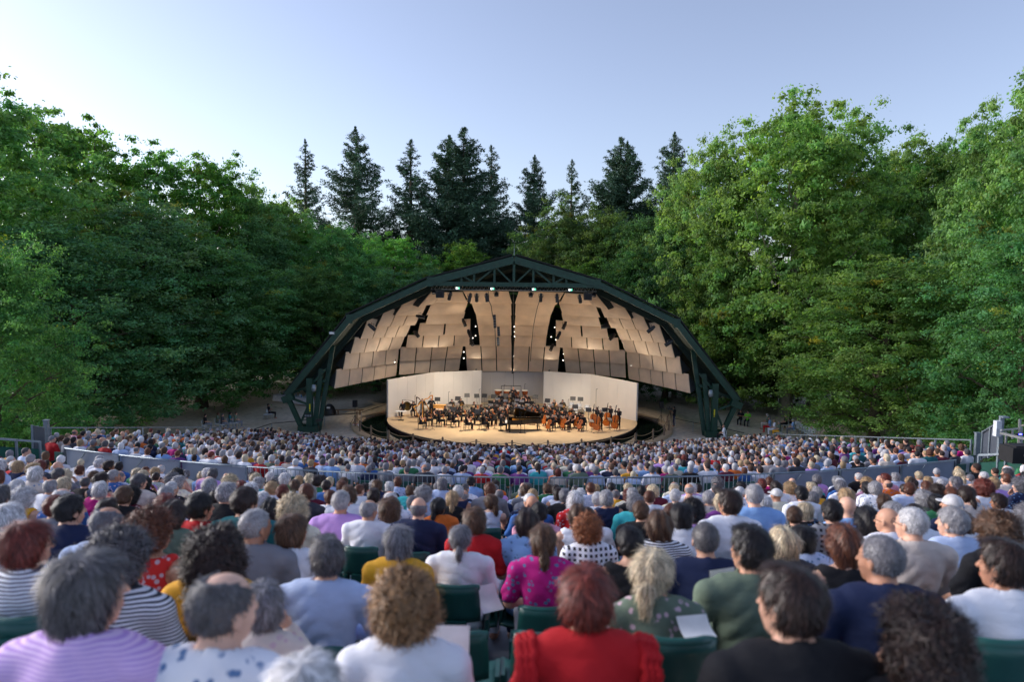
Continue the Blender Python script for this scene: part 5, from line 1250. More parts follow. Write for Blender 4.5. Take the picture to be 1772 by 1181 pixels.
def build_crowd(name, seats, lab):
    VV = []; FF = []; CC = []; b = 0; rr = random.Random(77)
    for (x, y, z) in seats:
        sex, hs, hc, sc_, yaw, pat, sl = rand_look(rr); tier = 0 if y < 27 else 1
        hs = {'quiff': 'short', 'bun': 'bob', 'cap': 'crop'}.get(hs, hs)
        if sex == 'f' and hs == 'short': hs = 'full'
        V, F, pid = LOWS[tier, sex, hs, yaw if tier == 0 else 0]; s = rr.uniform(.93, 1.05); a = yaw_to_stage(x, y)*.9+rr.uniform(-.35, .35); c, sn = math.cos(a), math.sin(a)
        W = V*s; VV.append(np.stack([W[:, 0]*c-W[:, 1]*sn+x, W[:, 0]*sn+W[:, 1]*c+y, W[:, 2]+z-rr.uniform(-.03, .06)], 1)); FF.append(F+b); b += len(V)
        cols = np.array([SKIN[rr.choice([0, 0, 1, 2, 3, 4])], np.array(SCOL[sc_])*rr.uniform(.75, 1.05), np.array(HCOL[hc])*rr.uniform(.7, 1.2)]); cols[:, 3] = 1; CC.append(cols[pid])
    return tag(link_mesh(name, np_mesh(name, np.concatenate(VV), np.concatenate(FF), M_crowd, np.concatenate(CC), True)), lab, kind='stuff')
lows = [(x, y, z) for (x, y, z, k, i, ye) in lo_seats if rnd.random() > .035]
build_crowd('audience_crowd', rest+lows, 'hundreds of seated listeners filling the lower block down to the pond')
# chairs of the lower block and the remaining upper ones, gathered in one object
cb = MB()
for px_, w in ((0, 1),):
    cb.box((0, -.25, .72), (.36, .03, .26)); cb.box((0, -.25, .86), (.35, .05, .035)); cb.box((0, -.25, .45), (.14, .05, .3)); cb.box((0, -.02, .44), (.4, .4, .03)); cb.box((-.2, -.03, .49), (.02, .3, .12)); cb.box((.2, -.03, .49), (.02, .3, .12))
CV = np.array(cb.v); CF = np.array(cb.f); VV = []; FF = []; b = 0
for (x, y, z) in [(q[0], q[1], q[2]) for q in lo_seats if q[1] < 40]+rest:
    a = yaw_to_stage(x, y); c, sn = math.cos(a), math.sin(a); VV.append(np.stack([CV[:, 0]*c-CV[:, 1]*sn+x, CV[:, 0]*sn+CV[:, 1]*c+y, CV[:, 2]+z], 1)); FF.append(CF+b); b += len(CV)
tag(link_mesh('chair_rows', np_mesh('chair_rows', np.concatenate(VV), np.concatenate(FF), M_chair)), 'rows of green chairs under the far audience', kind='stuff')
# ================================================================== the orchestra
for k_, pz_ in {'o_lap': Pose(.185, 1.0, arms='play'), 'o_cello': Pose(.19, 1.0, arms='cello'), 'o_bass': Pose(.20, 1.0, arms='bass', stand=True, yaw=R_(10)), 'o_stand': Pose(.20, 1.0, arms='play', stand=True),
                'o_cond': Pose(.20, 1.0, arms='conduct', stand=True), 'o_rest': Pose(.185, 1.0, arms='lap'), 'o_side': Pose(.20, 1.05, arms='side', stand=True), 'o_chin': Pose(.19, 1.0, arms='fold', lean=R_(-14))}.items():
    lib_body(k_, pz_, h=.019, sleeves=('long', 'short', 'none'))
CONDUCT = (0.55, 57.6)
MZ = SZ
def face(x, y, tx, ty): return math.atan2(-(tx-x), ty-y)
def outline(n=28):
    prof = [(0, 0), (.03, .20), (.10, .36), (.22, .44), (.34, .42), (.44, .32), (.52, .27), (.60, .28), (.68, .36), (.78, .37), (.90, .30), (.97, .16), (1, .03)]
    return [(w, l) for l, w in prof] + [(-w, l) for l, w in reversed(prof[1:-1])]
def strings_inst(name, lab, grp, cat, L, W, D, neck, base, axis_top, pin):
    """body from base point towards axis_top, front faces +Y"""
    e = empty(name, (0, 0, 0), 0, lab, cat, grp); b = Vector(base); t = Vector(axis_top); ax = (t-b).normalized(); side = Vector((1, 0, 0)); side = (side-ax*side.dot(ax)).normalized(); fr = side.cross(ax)
    if fr.y < 0: fr = -fr
    M = Matrix((( side.x, ax.x, fr.x, b.x), (side.y, ax.y, fr.y, b.y), (side.z, ax.z, fr.z, b.z), (0, 0, 0, 1)))
    pl = [(x*W, l*L) for x, l in outline()]; mb = MB(); mb.prism(pl, -D/2, D/2, M); mb.obj('body', M_varnish, e)
    mb = MB(); q = lambda u, v, w: M @ Vector((u, v, w)); mb.beam(q(0, L*.45, D/2+.01), q(0, L+neck, D/2-.01), W*.09, .015); mb.tube([q(0, L+neck, D/2-.01), q(0, L+neck*1.2, D/2-.03), q(0, L+neck*1.22, D/2-.08)], [W*.04, W*.05, W*.03], 6); mb.obj('neck', M_black, e)
    mb = MB(); mb.box(q(0, L*.38, D/2+.02), (W*.2, .02, W*.06)); mb.obj('bridge', M_gold, e)
    if pin: mb = MB(); mb.tube([q(0, 0, 0), q(0, -pin, 0)], .008, 5); mb.obj('endpin', M_black, e)
    return e
pv = {}
def inst(kind, x, y, z, rz, lab):
    grp = {'violin': 'violins', 'viola': 'violins', 'cello': 'cellos', 'bass': 'double basses', 'horn': 'horns', 'pipe': 'woodwinds', 'bassoon': 'bassoons'}[kind]; nm = {'bass': 'double_bass', 'pipe': 'clarinet', 'horn': 'french_horn', 'viola': 'violin'}.get(kind, kind)
    if kind == 'viola': kind = 'violin'
    if kind in pv: return copy_tree(pv[kind], (x, y, z), rz, lab)
    cat = {'bass': 'double bass', 'pipe': 'clarinet', 'horn': 'horn'}.get(kind, kind)
    if kind == 'violin': e = strings_inst(nm, lab, grp, cat, .43, .29, .07, .24, (-.10, .38, .58), (-.14, .28, 1.1), 0)
    elif kind == 'cello': e = strings_inst(nm, lab, grp, cat, .78, .46, .13, .50, (.02, .58, .22), (-.10, .16, 1.3), .2)
    elif kind == 'bass': e = strings_inst(nm, lab, grp, cat, 1.12, .70, .20, .62, (-.05, .62, .16), (-.02, .34, 1.9), .14)
    elif kind == 'horn':
        e = empty(nm, (0, 0, 0), 0, lab, cat, grp); mb = MB(); c = Vector((-.12, .30, .86)); mb.tube([c+Vector((math.cos(t)*.13, .0, math.sin(t)*.13)) for t in np.linspace(0, 2*PI, 15)], .014, 6, False); mb.tube([c+Vector((math.cos(t)*.09, .02, math.sin(t)*.09)) for t in np.linspace(0, 2*PI, 13)], .010, 6, False); mb.obj('tubing', M_brass, e)
        mb = MB(); mb.lathe([(.02, 0), (.03, .1), (.06, .18), (.15, .24)], 14, c+Vector((-.1, 0, -.05)), Matrix.Rotation(R_(120), 4, 'Y')); mb.obj('bell', M_brass, e)
    else:
        e = empty(nm, (0, 0, 0), 0, lab, cat, grp); mb = MB()
        if kind == 'pipe': mb.tube([(0, .14, 1.12), (0, .34, .74)], [.010, .016], 6); mb.obj('tube', M_black, e); mb = MB(); mb.lathe([(.016, 0), (.035, -.06)], 8, (0, .35, .74)); mb.obj('bell', M_black, e)
        else: mb.tube([(-.25, .30, .50), (.24, .26, 1.50)], .028, 8); mb.obj('tube', mat('bassoon_wood', lin(110, 40, 24), .35), e); mb = MB(); mb.tube([(.02, .28, 1.05), (.0, .16, 1.12)], .006, 5); mb.obj('mouth_pipe', M_brass, e)
    e.location = (x, y, z); e.rotation_euler = (0, 0, rz); KIDS[e.name] = [o for o in COL.objects if o.parent == e]; pv[kind] = e; return e
M_chairblk = mat('black_chair_pad', (.02, .02, .022, 1), .6)
def sit_chair(x, y, z, rz, lab, mt='black'):
    key = 'chair'+mt
    if key in pv: return copy_tree(pv[key], (x, y, z), rz, lab)
    e = empty('orchestra_chair', (x, y, z), rz, lab, 'chair', 'chairs on the stage' if mt == 'black' else 'white chairs'); ms = M_chairblk if mt == 'black' else M_chairwhite; ml = M_black if mt == 'black' else M_galv
    mb = MB(); mb.box((0, 0, .44), (.42, .42, .05)); mb.obj('seat', ms, e); mb = MB(); mb.box((0, -.21, .72), (.40, .03, .26)); mb.obj('backrest', ms, e)
    for sx in (-1, 1):
        for sy in (-1, 1): mb = MB(); mb.beam((sx*.19, sy*.19, 0), (sx*.19, sy*.19-(.0), .84 if sy < 0 else .42), .025); mb.obj('leg', ml, e)
    KIDS[e.name] = [o for o in COL.objects if o.parent == e]; pv[key] = e; return e
def stand(x, y, z, rz, lab, h=1.0):
    if 'stand' in pv: return copy_tree(pv['stand'], (x, y, z), rz, lab, scale=(1, 1, h))
    e = empty('music_stand', (x, y, z), rz, lab, 'music stand', 'music stands'); e.scale = (1, 1, h)
    M = Matrix.Rotation(R_(-62), 4, 'X'); mb = MB(); mb.box((0, 0, 1.02), (.50, .34, .015), M=M); mb.box((0, -.085, .88), (.50, .04, .012)); mb.obj('desk', M_black, e)
    mb = MB(); mb.box((0, -.018, 1.03), (.40, .28, .006), M=M); mb.obj('sheet_music', M_paper, e)
    mb = MB(); mb.tube([(0, .02, .03), (0, .02, .95)], .012, 6); mb.obj('pole', M_black, e)
    for k in range(3): a = k*2.094; mb = MB(); mb.beam((0, .02, .12), (math.cos(a)*.24, .02+math.sin(a)*.24, .01), .015); mb.obj('foot', M_black, e)
    KIDS[e.name] = [o for o in COL.objects if o.parent == e]; pv['stand'] = e; return e
# px, py of the head; kind; platform height; sex; hair style; hair colour; shirt sleeve
MUS = [
 (728, 717.5, 'violin', 0, 'f', 'long', 'dark brown'), (738.5, 712.5, 'violin', 0, 'm', 'short', 'dark brown'), (760, 713.5, 'violin', 0, 'f', 'bob', 'chestnut'), (770, 705, 'violin', 0, 'm', 'short', 'black'), (785, 714.5, 'violin', 0, 'f', 'longpony', 'dark brown'),
 (797.6, 705.5, 'violin', 0, 'm', 'crop', 'dark grey'), (808, 719, 'violin', 0, 'f', 'long', 'brown'), (812, 711, 'violin', 0, 'm', 'crop', 'grey'), (819, 704.5, 'violin', 0, 'f', 'long', 'blond'), (820, 698, 'violin', .1, 'm', 'short', 'brown'),
 (836, 718, 'violin', 0, 'f', 'bob', 'black'), (842.5, 713, 'violin', 0, 'm', 'crop', 'silver grey'), (845.6, 704, 'violin', 0, 'm', 'short', 'dark brown'), (832.5, 703, 'violin', 0, 'f', 'longpony', 'chestnut'), (856, 702, 'violin', 0, 'f', 'long', 'dark brown'), (864.4, 709, 'violin', 0, 'm', 'crop', 'grey'),
 (855, 693.5, 'pipe', .22, 'm', 'crop', 'brown'), (864, 694, 'pipe', .22, 'f', 'bob', 'blond'), (874, 699, 'pipe', .22, 'f', 'long', 'ginger'), (881.5, 694.5, 'pipe', .22, 'f', 'bun', 'dark brown'), (891, 691, 'pipe', .22, 'm', 'crop', 'grey'), (898, 692, 'pipe', .22, 'm', 'short', 'brown'),
 (866.5, 683.5, 'pipe', .5, 'm', 'crop', 'grey'), (881, 686, 'horn', .5, 'm', 'ring', 'grey'), (896, 685, 'bassoon', .5, 'm', 'short', 'dark brown'), (912.5, 685, 'bassoon', .5, 'm', 'crop', 'dark grey'), (915, 693, 'pipe', .22, 'f', 'long', 'brown'), (906, 686.5, 'pipe', .5, 'f', 'bob', 'brown'),
 (893, 702, 'viola', 0, 'f', 'bob', 'chestnut'), (911, 703, 'viola', 0, 'f', 'long', 'blond'), (917, 706, 'viola', 0, 'm', 'crop', 'grey'), (931, 703, 'viola', 0, 'f', 'bun', 'dark brown'), (937, 709, 'viola', 0, 'f', 'longpony', 'chestnut'), (950, 705, 'viola', 0, 'm', 'crop', 'white'), (965.5, 706, 'viola', 0, 'f', 'long', 'brown'), (979, 708.5, 'viola', 0, 'm', 'short', 'brown'),
 (949, 712, 'cello', 0, 'm', 'short', 'dark brown'), (956, 720, 'cello', 0, 'm', 'ring', 'grey'), (977, 714, 'cello', 0, 'f', 'long', 'black'), (982.5, 718.5, 'cello', 0, 'f', 'longpony', 'brown'), (1004, 716, 'cello', 0, 'f', 'bob', 'dark brown'), (1009.5, 720, 'cello', 0, 'm', 'ring', 'grey'),
 (752, 709, 'violin', 0, 'f', 'bun', 'black'), (777, 711, 'violin', 0, 'm', 'crop', 'brown'), (790, 706, 'violin', 0, 'f', 'long', 'dark brown'), (827, 711, 'violin', 0, 'm', 'short', 'grey'), (850, 712, 'violin', 0, 'f', 'bob', 'blond'), (870, 704, 'violin', 0, 'f', 'long', 'black'), (925, 700, 'viola', 0, 'm', 'short', 'black'), (923, 711, 'viola', 0, 'f', 'bob', 'dark brown'),
 (943, 701, 'viola', 0, 'f', 'long', 'chestnut'), (957, 703, 'viola', 0, 'm', 'crop', 'grey'), (966, 715, 'cello', 0, 'm', 'short', 'black'), (991, 708, 'cello', 0, 'm', 'crop', 'brown'), (993, 716, 'cello', 0, 'f', 'long', 'blond'),
 (782, 693.5, 'horn', .25, 'm', 'short', 'black'), (797.6, 692, 'horn', .25, 'm', 'crop', 'brown'), (959, 694, 'horn', .3, 'f', 'long', 'blond'), (973.5, 694.5, 'horn', .3, 'm', 'short', 'dark brown'),
 (1033, 707.5, 'bass', 0, 'f', 'short', 'dark brown'), (1040, 712, 'bass', 0, 'm', 'crop', 'grey'), (1056.5, 705.5, 'bass', 0, 'm', 'short', 'brown'), (1071, 709.5, 'bass', 0, 'm', 'crop', 'dark brown'),
]
counts = {}; order = {}
for i, q in sorted(enumerate(MUS), key=lambda t: t[1][0]): counts[q[2]] = counts.get(q[2], 0)+1; order[i] = counts[q[2]]
pn = {'violin': 'violinist', 'viola': 'violist', 'cello': 'cellist', 'bass': 'double bass player', 'horn': 'horn player', 'pipe': 'clarinet player', 'bassoon': 'bassoonist'}
inn = {'violin': 'violin of the', 'viola': 'viola of the', 'cello': 'cello of the', 'bass': 'double bass of the', 'horn': 'horn of the', 'pipe': 'clarinet of the', 'bassoon': 'bassoon of the'}
sn = 0
for i, (px, py, kind, rzz, sex, hs, hc) in enumerate(MUS):
    standing = kind == 'bass'; z = SZ+rzz; g = GX(px, py, z+(1.62 if standing else 1.2)); rz = face(g.x, g.y, *CONDUCT)*.8+PI*.2*(1 if face(g.x, g.y, *CONDUCT) > 0 else -1)
    if kind in ('pipe', 'bassoon', 'horn'): rz = PI+rnd.uniform(-.15, .15)
    if kind == 'bass': rz = PI-.75
    if kind in ('cello',): rz = PI-.85+rnd.uniform(-.15, .15)
    who = f'{ordinal(order[i])} {pn[kind]} from the left'; side = ' at the left' if px < 886 else ''
    lk = 'o_bass' if standing else ('o_cello' if kind == 'cello' else 'o_lap'); sl = 'none' if (sex == 'f' and i % 3 == 0) else 'long'
    person((g.x, g.y, z), rz, sex, 0, hs, hc, sl, 'black', 'plain', f'{hc.replace(" ", "-")}-haired {who}, dressed in black', 'orchestra players', 'musician', sk=[0, 3, 1][i % 3], tc_='black', libk=lk)
    inst(kind, g.x, g.y, z, rz, f'{kind if kind != "pipe" else "clarinet"} played by the {who}')
    if not standing: sit_chair(g.x, g.y, z, rz, f'black chair of the {who}')
    if i % 2 == 0 or kind in ('pipe', 'horn'):
        o = Matrix.Rotation(rz, 3, 'Z') @ Vector((.2, .95, 0)); stand(g.x+o.x, g.y+o.y, z if kind not in ('pipe', 'bassoon') else max(SZ, z-.0), rz+PI, f'black music stand before the {who}', .92)
# pianist, conductor, percussion, harps
def extra(px, py, hgt, z, rz, lk, sex, hs, hc, lab, cloth='black'):
    g = GX(px, py, z+hgt); person((g.x, g.y, z), rz, sex, 0, hs, hc, 'long', cloth, 'plain', lab, 'orchestra players', 'musician', sk=1, tc_='black', libk=lk); return g
gp = extra(867, 720, 1.2, SZ, -R_(88), 'o_lap', 'm', 'ring', 'grey', 'pianist in black seated at the left end of the grand piano')
extra(898.5, 704, 1.62, SZ+.1, 0, 'o_cond', 'm', 'full', 'silver grey', 'conductor in a grey jacket behind the piano, back to the audience', 'dark grey')
extra(888.5, 672.5, 1.62, SZ+.85, PI, 'o_stand', 'm', 'ring', 'grey', 'timpanist standing highest at the back centre')
extra(697, 697, 1.2, SZ+.1, PI-.3, 'o_rest', 'm', 'ring', 'grey', 'bald percussionist in black seated before the gong at the far left')
extra(730.7, 692.5, 1.62, SZ, PI, 'o_stand', 'm', 'crop', 'brown', 'percussionist standing behind the harps')
extra(746.5, 691.5, 1.62, SZ, PI+.2, 'o_stand', 'm', 'ring', 'grey', 'percussionist standing behind the wooden celesta')
extra(715.6, 697, 1.2, SZ+.1, PI, 'o_lap', 'f', 'bun', 'black', 'harpist in a black sleeveless dress at the left')
g = GX(866, 747, SZ)
# piano
PO = Vector((gp.x+.55, gp.y-.75, SZ)); piano = empty('grand_piano', PO, 0, 'black concert grand piano with raised lid at the front of the stage', 'piano')
curve = [(0, 0), (.62, 0), (.85, .04), (1.15, .20), (1.5, .48), (1.9, .68), (2.35, .74), (2.62, .86), (2.72, 1.10), (2.62, 1.42), (2.45, 1.52), (0, 1.52)]
mb = MB(); n = len(curve); inn_ = [(1.36+(x-1.36)*.975, .76+(y-.76)*.96) for x, y in curve]
vs = [Vector((x, y, z)) for z in (.62, .98) for x, y in curve]+[Vector((x, y, z)) for z in (.80, .98) for x, y in inn_]
fs = [(k, (k+1) % n, n+(k+1) % n, n+k) for k in range(n)]+[list(range(n))[::-1]]+[(3*n+k, 3*n+(k+1) % n, 2*n+(k+1) % n, 2*n+k) for k in range(n)]+[(n+k, n+(k+1) % n, 3*n+(k+1) % n, 3*n+k) for k in range(n)]
mb.add(vs, fs); mb.obj('case', M_piano, piano)
mb = MB(); mb.prism(inn_[1:-1]+[(.35, 1.44), (.35, .08)], .80, .86); mb.obj('soundboard', mat('gold_iron_plate', lin(226, 150, 50), .3, .5, .1), piano)
mb = MB()
for k in range(12): y = .16+k*.11; mb.beam((.4, y, .885), (min(2.6, .9+y*1.15), y+.02, .885), .01, .01)
mb.obj('strings', M_brass, piano)
lid = [(.50, 0), (.62, 0)]+curve[2:-1]+[(.50, 1.52)]; Ml = Matrix.Translation((0, 1.54, .99)) @ Matrix.Rotation(R_(-36), 4, 'X') @ Matrix.Translation((0, -1.54, 0)); mb = MB(); mb.prism(lid, 0, .03, Ml); mb.obj('lid', M_piano, piano)
mb = MB(); mb.beam((.9, .08, .98), (.9, .42, 1.72), .03); mb.obj('lid_prop', M_piano, piano)
mb = MB(); mb.box((-.12, .76, .70), (.26, 1.50, .06)); mb.box((-.02, .76, .90), (.03, 1.4, .18)); mb.obj('key_bed', M_piano, piano)
mb = MB(); mb.box((-.14, .76, .742), (.16, 1.24, .02)); mb.obj('keys', M_paper, piano)
mb = MB(); mb.box((.18, .76, 1.06), (.02, .7, .2)); mb.obj('music_desk', M_piano, piano)
for (x, y) in ((.15, .15), (.15, 1.37), (2.35, 1.15)): mb = MB(); mb.beam((x, y, .08), (x, y, .62), .11, .11); mb.lathe([(.05, 0), (.06, .04), (.03, .08)], 8, (x, y, 0)); mb.obj('leg', M_piano, piano)
mb = MB(); mb.beam((.1, .76, .12), (.1, .76, .62), .16, .04); mb.box((.05, .76, .09), (.25, .3, .05)); mb.obj('pedal_lyre', M_piano, piano)
st = empty('piano_stool', (gp.x, gp.y, SZ), 0, 'black padded stool under the pianist', 'stool'); mb = MB(); mb.box((0, 0, .46), (.36, .5, .08)); mb.obj('seat', M_chairblk, st)
mb = MB(); mb.beam((0, 0, .05), (0, 0, .42), .07); mb.box((0, 0, .03), (.4, .3, .04)); mb.obj('base', M_black, st)
mb = MB(); mb.box((0, 0, .05), (1.2, 1.0, .1)); o = mb.obj('podium', M_riser); o.location = (.62, 57.4, SZ); tag(o, 'low podium under the conductor', 'podium'); mb = MB(); mb.box((0, 0, .103), (1.12, .92, .006)); mb.obj('mat', M_blackcloth, o)
# harps
def harp(px, py, rz, m, lab):
    p = GX(px, py, SZ); e = empty('harp', p, rz, lab, 'harp', 'harps'); mb = MB(); mb.tube([(.42, 0, .1), (.46, 0, 1.0), (.44, 0, 1.72)], [.045, .035, .05], 10); mb.obj('column', m, e)
    mb = MB(); mb.tube([(.44, 0, 1.72), (.25, 0, 1.66), (.05, 0, 1.42), (-.18, 0, 1.40), (-.32, 0, 1.30)], [.05, .045, .04, .045, .05], 8); mb.obj('harmonic_curve', m, e)
    mb = MB(); mb.prism([(-.09, -.04), (.09, -.04), (.05, .04), (-.05, .04)], 0, 1.45, Matrix(((-.52, 0, -.50, .36), (0, 1, 0, 0), (0, 0, .84, .10), (0, 0, 0, 1))) if False else Matrix.Translation((.36, 0, .08)) @ Matrix.Rotation(R_(-28), 4, 'Y') @ Matrix.Rotation(R_(90), 4, 'Z')); mb.obj('soundbox', m, e)
    mb = MB()
    for k in range(14): t = (k+1)/16; a = Vector((.40-.72*t, 0, .16+1.16*t)); b = Vector((.42-.70*t*.98, 0, 1.68-.3*min(1, t*1.3))); mb.beam(a, b, .006)
    mb.obj('strings', M_paper, e); mb = MB(); mb.box((.38, 0, .05), (.42, .34, .1)); mb.obj('base', m, e); return e
M_harpdark = mat('dark_harp_wood', lin(84, 46, 34), .4)
harp(722, 732, R_(20), M_gold, 'gilded harp nearest the front at the left'); harp(729, 722, R_(170), M_harpdark, 'dark brown harp between the two gilded harps'); harp(739.5, 718, R_(8), M_gold, 'gilded harp farther back beside the celesta')
# celesta
p = GX(758, 722, SZ); e = empty('celesta', p, R_(-10), 'pale wooden celesta behind the violins', 'celesta'); M_oak = mat('pale_oak', lin(214, 160, 88), .45, 0, .15, 6)
mb = MB(); mb.box((0, .1, .55), (1.25, .5, .95)); mb.obj('cabinet', M_oak, e); mb = MB(); mb.box((0, -.28, .68), (1.2, .28, .08)); mb.obj('key_bed', M_oak, e); mb = MB(); mb.box((0, -.3, .73), (1.1, .18, .02)); mb.obj('keys', M_paper, e)
mb = MB(); mb.box((0, .1, 1.04), (1.32, .56, .04)); mb.obj('lid', M_oak, e)
for sx in (-1, 1): mb = MB(); mb.beam((sx*.56, -.36, 0), (sx*.56, -.36, .64), .06); mb.obj('leg', M_oak, e)
# bass drum, timpani, gong
p = GX(768.5, 707, SZ); e = empty('bass_drum', (p.x, p.y, SZ), R_(25), 'large bass drum with white head and red-brown shell', 'drum'); Mx = Matrix.Rotation(R_(90), 4, 'X'); c = (0, 0, 1.08)
mb = MB(); mb.lathe([(.46, -.2), (.46, .2)], 28, c, Mx); mb.obj('shell', mat('red_brown_lacquer', lin(120, 44, 30), .35), e)
for s_ in (-1, 1): mb = MB(); mb.lathe([(.005, s_*.21), (.45, s_*.205)], 28, c, Mx); mb.obj('drum_head', M_skinhead, e); mb = MB(); mb.lathe([(.455, s_*.18), (.485, s_*.18), (.485, s_*.23), (.45, s_*.23)], 28, c, Mx); mb.obj('hoop', M_black, e)
mb = MB(); mb.beam((-.4, .25, 0), (-.35, 0, 1.0), .04); mb.beam((.4, .25, 0), (.35, 0, 1.0), .04); mb.beam((-.4, -.25, 0), (-.35, 0, 1.0), .04); mb.beam((.4, -.25, 0), (.35, 0, 1.0), .04); mb.beam((-.4, 0, .35), (.4, 0, .35), .04); mb.obj('drum_stand', M_black, e)
M_cop = mat('copper', lin(190, 110, 70), .25, .9, .1)
for k, (dx, r, lab) in enumerate(((-1.3, .36, 'leftmost kettledrum on the highest platform'), (-.5, .33, 'second kettledrum from the left at the back'), (.4, .31, 'third kettledrum from the left at the back'), (1.2, .29, 'rightmost kettledrum on the highest platform'))):
    e = empty('kettledrum', (AX+dx, 63.5+abs(dx)*.15, SZ+.85), 0, lab, 'kettledrum', 'kettledrums'); mb = MB(); mb.lathe([(.02, .30), (r*.6, .36), (r*.95, .55), (r, .80)], 20); mb.obj('bowl', M_cop, e)
    mb = MB(); mb.lathe([(r*1.04, .78), (r*1.04, .82), (r*.97, .83), (.005, .832)], 20); mb.obj('drum_head', M_skinhead, e)
    mb = MB(); [mb.beam((math.cos(a)*r*.9, math.sin(a)*r*.9, 0), (math.cos(a)*r*.9, math.sin(a)*r*.9, .6), .03) for a in (0.5, 2.6, 4.7)]; mb.lathe([(r*.92, .3), (r*.95, .33), (r*.9, .33)], 16); mb.obj('frame', M_black, e)
# rail round the highest platform
mb = MB(); zr = SZ+.85; pr = [(-.95, 64.9), (-.95, 65.3), (.95, 65.3), (.95, 64.9)]
mb.tube([(AX+x-.1, y, zr+1.0) for x, y in pr], .03, 6)
for x, y in ((-.95, 64.9), (-.95, 65.3), (0, 65.3), (.95, 65.3), (.95, 64.9)): mb.beam((AX+x-.1, y, zr), (AX+x-.1, y, zr+1.0), .045)
tag(mb.obj('platform_railing', M_black), 'black safety railing behind the timpanist', 'railing')
p = GX(705, 722, SZ); e = empty('gong', p, R_(-20), 'dark bronze gong in a round frame at the far left', 'gong'); mb = MB(); mb.lathe([(.005, -.03), (.12, -.045), (.13, -.02), (.38, -.01), (.40, .04)], 26, (0, 0, .95), Mx); mb.obj('disc', mat('dark_bronze', lin(104, 84, 40), .4, .7, .3), e)
mb = MB(); mb.tube([(-.5, 0, 0), (-.5, 0, 1.45), (.5, 0, 1.45), (.5, 0, 0)], .025, 6); mb.beam((-.5, -.3, .02), (-.5, .3, .02), .04); mb.beam((.5, -.3, .02), (.5, .3, .02), .04); mb.obj('gong_frame', M_black, e)
p = GX(694, 728, SZ); e = empty('side_table', p, 0, 'small table with white top at the far left of the stage', 'table'); mb = MB(); mb.box((0, 0, .78), (.9, .5, .03)); mb.obj('table_top', M_paper, e); mb = MB(); mb.beam((0, 0, .04), (0, 0, .77), .05); mb.box((0, 0, .02), (.45, .4, .03)); mb.obj('leg', M_black, e)
# empty stands and chairs
for k, (px, py, z) in enumerate(((757, 713, 0), (792, 712, .25), (808, 706, .3), (825, 707, .3), (838, 707, .3), (854, 708, .3), (875, 706, .3), (926, 709, .3), (947, 716, .3), (991, 712, .3), (1004, 713, .3), (995, 727, 0), (1018, 733, 0), (1046, 733, 0), (783, 732, 0), (760, 738, 0), (826, 737, 0))):
    g = GX(px, py, SZ+z); stand(g.x, g.y, SZ+z, PI+rnd.uniform(-.4, .4), f'empty black music stand, {ordinal(k+1)} of the loose ones counted from the left', 1.12)
for k, (px, py) in enumerate(((988, 714), (1001, 716), (1015, 719), (995, 723))):
    g = GX(px, py, SZ+(.3 if k < 3 else 0)); sit_chair(g.x, g.y, SZ+(.3 if k < 3 else 0), PI-.3, f'empty white chair, {ordinal(k+1)} from the left at the right rear of the stage', 'white')
for k, (px, py, ph) in enumerate(((718, 722, 685), (744, 716, 680), (776, 714, 679), (829, 706, 674.5), (872, 702, 667), (907.5, 702, 665), (983, 710, 692), (1030.5, 729, 674), (797.5, 747, 721), (840, 746, 722), (901, 750, 715), (907.5, 750, 715), (933.5, 744, 724), (985, 748, 722))):
    g = GX(px, py, SZ); t = PX(px, ph, g.y); hh = t.z-SZ; e = empty('microphone_stand', (g.x, g.y, SZ), rnd.uniform(-.6, .6), f'thin microphone stand, {ordinal(k+1)} in the list from the back left to the front right', 'microphone stand', 'microphone stands')
    e['label'] = (f'tall microphone stand behind the players, {ordinal(k+1)} from the left' if k < 8 else f'microphone stand along the front of the orchestra, {ordinal(k-7)} from the left')
    mb = MB(); mb.tube([(0, 0, .02), (0, 0, hh)], .016, 5); mb.obj('pole', M_black, e); mb = MB(); mb.lathe([(.16, 0), (.16, .02), (.02, .04)], 12); mb.obj('base', M_black, e)
    mb = MB(); mb.tube([(0, 0, hh), (.12, 0, hh+.03)], .02, 6); mb.obj('microphone', M_black, e)
# ================================================================== fences, barriers, people on the sand
M_mesh = mat('dark_green_windscreen', lin(18, 78, 66), .8, 0, .15, 6)
def fence(side):
    s = -1 if side == 'left' else 1; e = empty('seating_fence', (s*17, 25, 0), 0, f'grey metal fence backed with green sheeting along the {side} edge of the seats', 'fence', 'fences beside the lower block'); inv = Matrix.Translation((-s*17, -25, 0))
    def add(mb, nm, m): o = mb.obj(nm, m); o.parent = e; o.matrix_parent_inverse = inv
    Ys = list(np.arange(25.0, 44.5, 2.1)); pts = []
    for y in Ys:
        x = s*(Bx(y)+.1); ye = y-KC*x*x; pts.append(Vector((x, y, F_lo(ye))))
    for i, p in enumerate(pts):
        mb = MB(); mb.beam(p, p+Vector((0, 0, 1.28)), .055); add(mb, 'post', M_galv)
        if i < len(pts)-1:
            q = pts[i+1]; mb = MB(); mb.beam(p+Vector((0, 0, 1.28)), q+Vector((0, 0, 1.28)), .05); add(mb, 'rail', M_galv)
            d = (q-p).normalized(); a, b = p+d*.06+Vector((s*.03, 0, .05)), q-d*.06+Vector((s*.03, 0, .05)); up = Vector((0, 0, .92)); mb = MB(); t = Vector((s*.012, 0, 0)); vs = [a, b, b+up, a+up]; vs += [v+t for v in vs]
            mb.add(vs, [(0, 1, 2, 3), (7, 6, 5, 4), (0, 4, 5, 1), (2, 6, 7, 3)]); add(mb, 'green_sheet', M_mesh)
    return pts
pl = fence('left'); pr = fence('right')
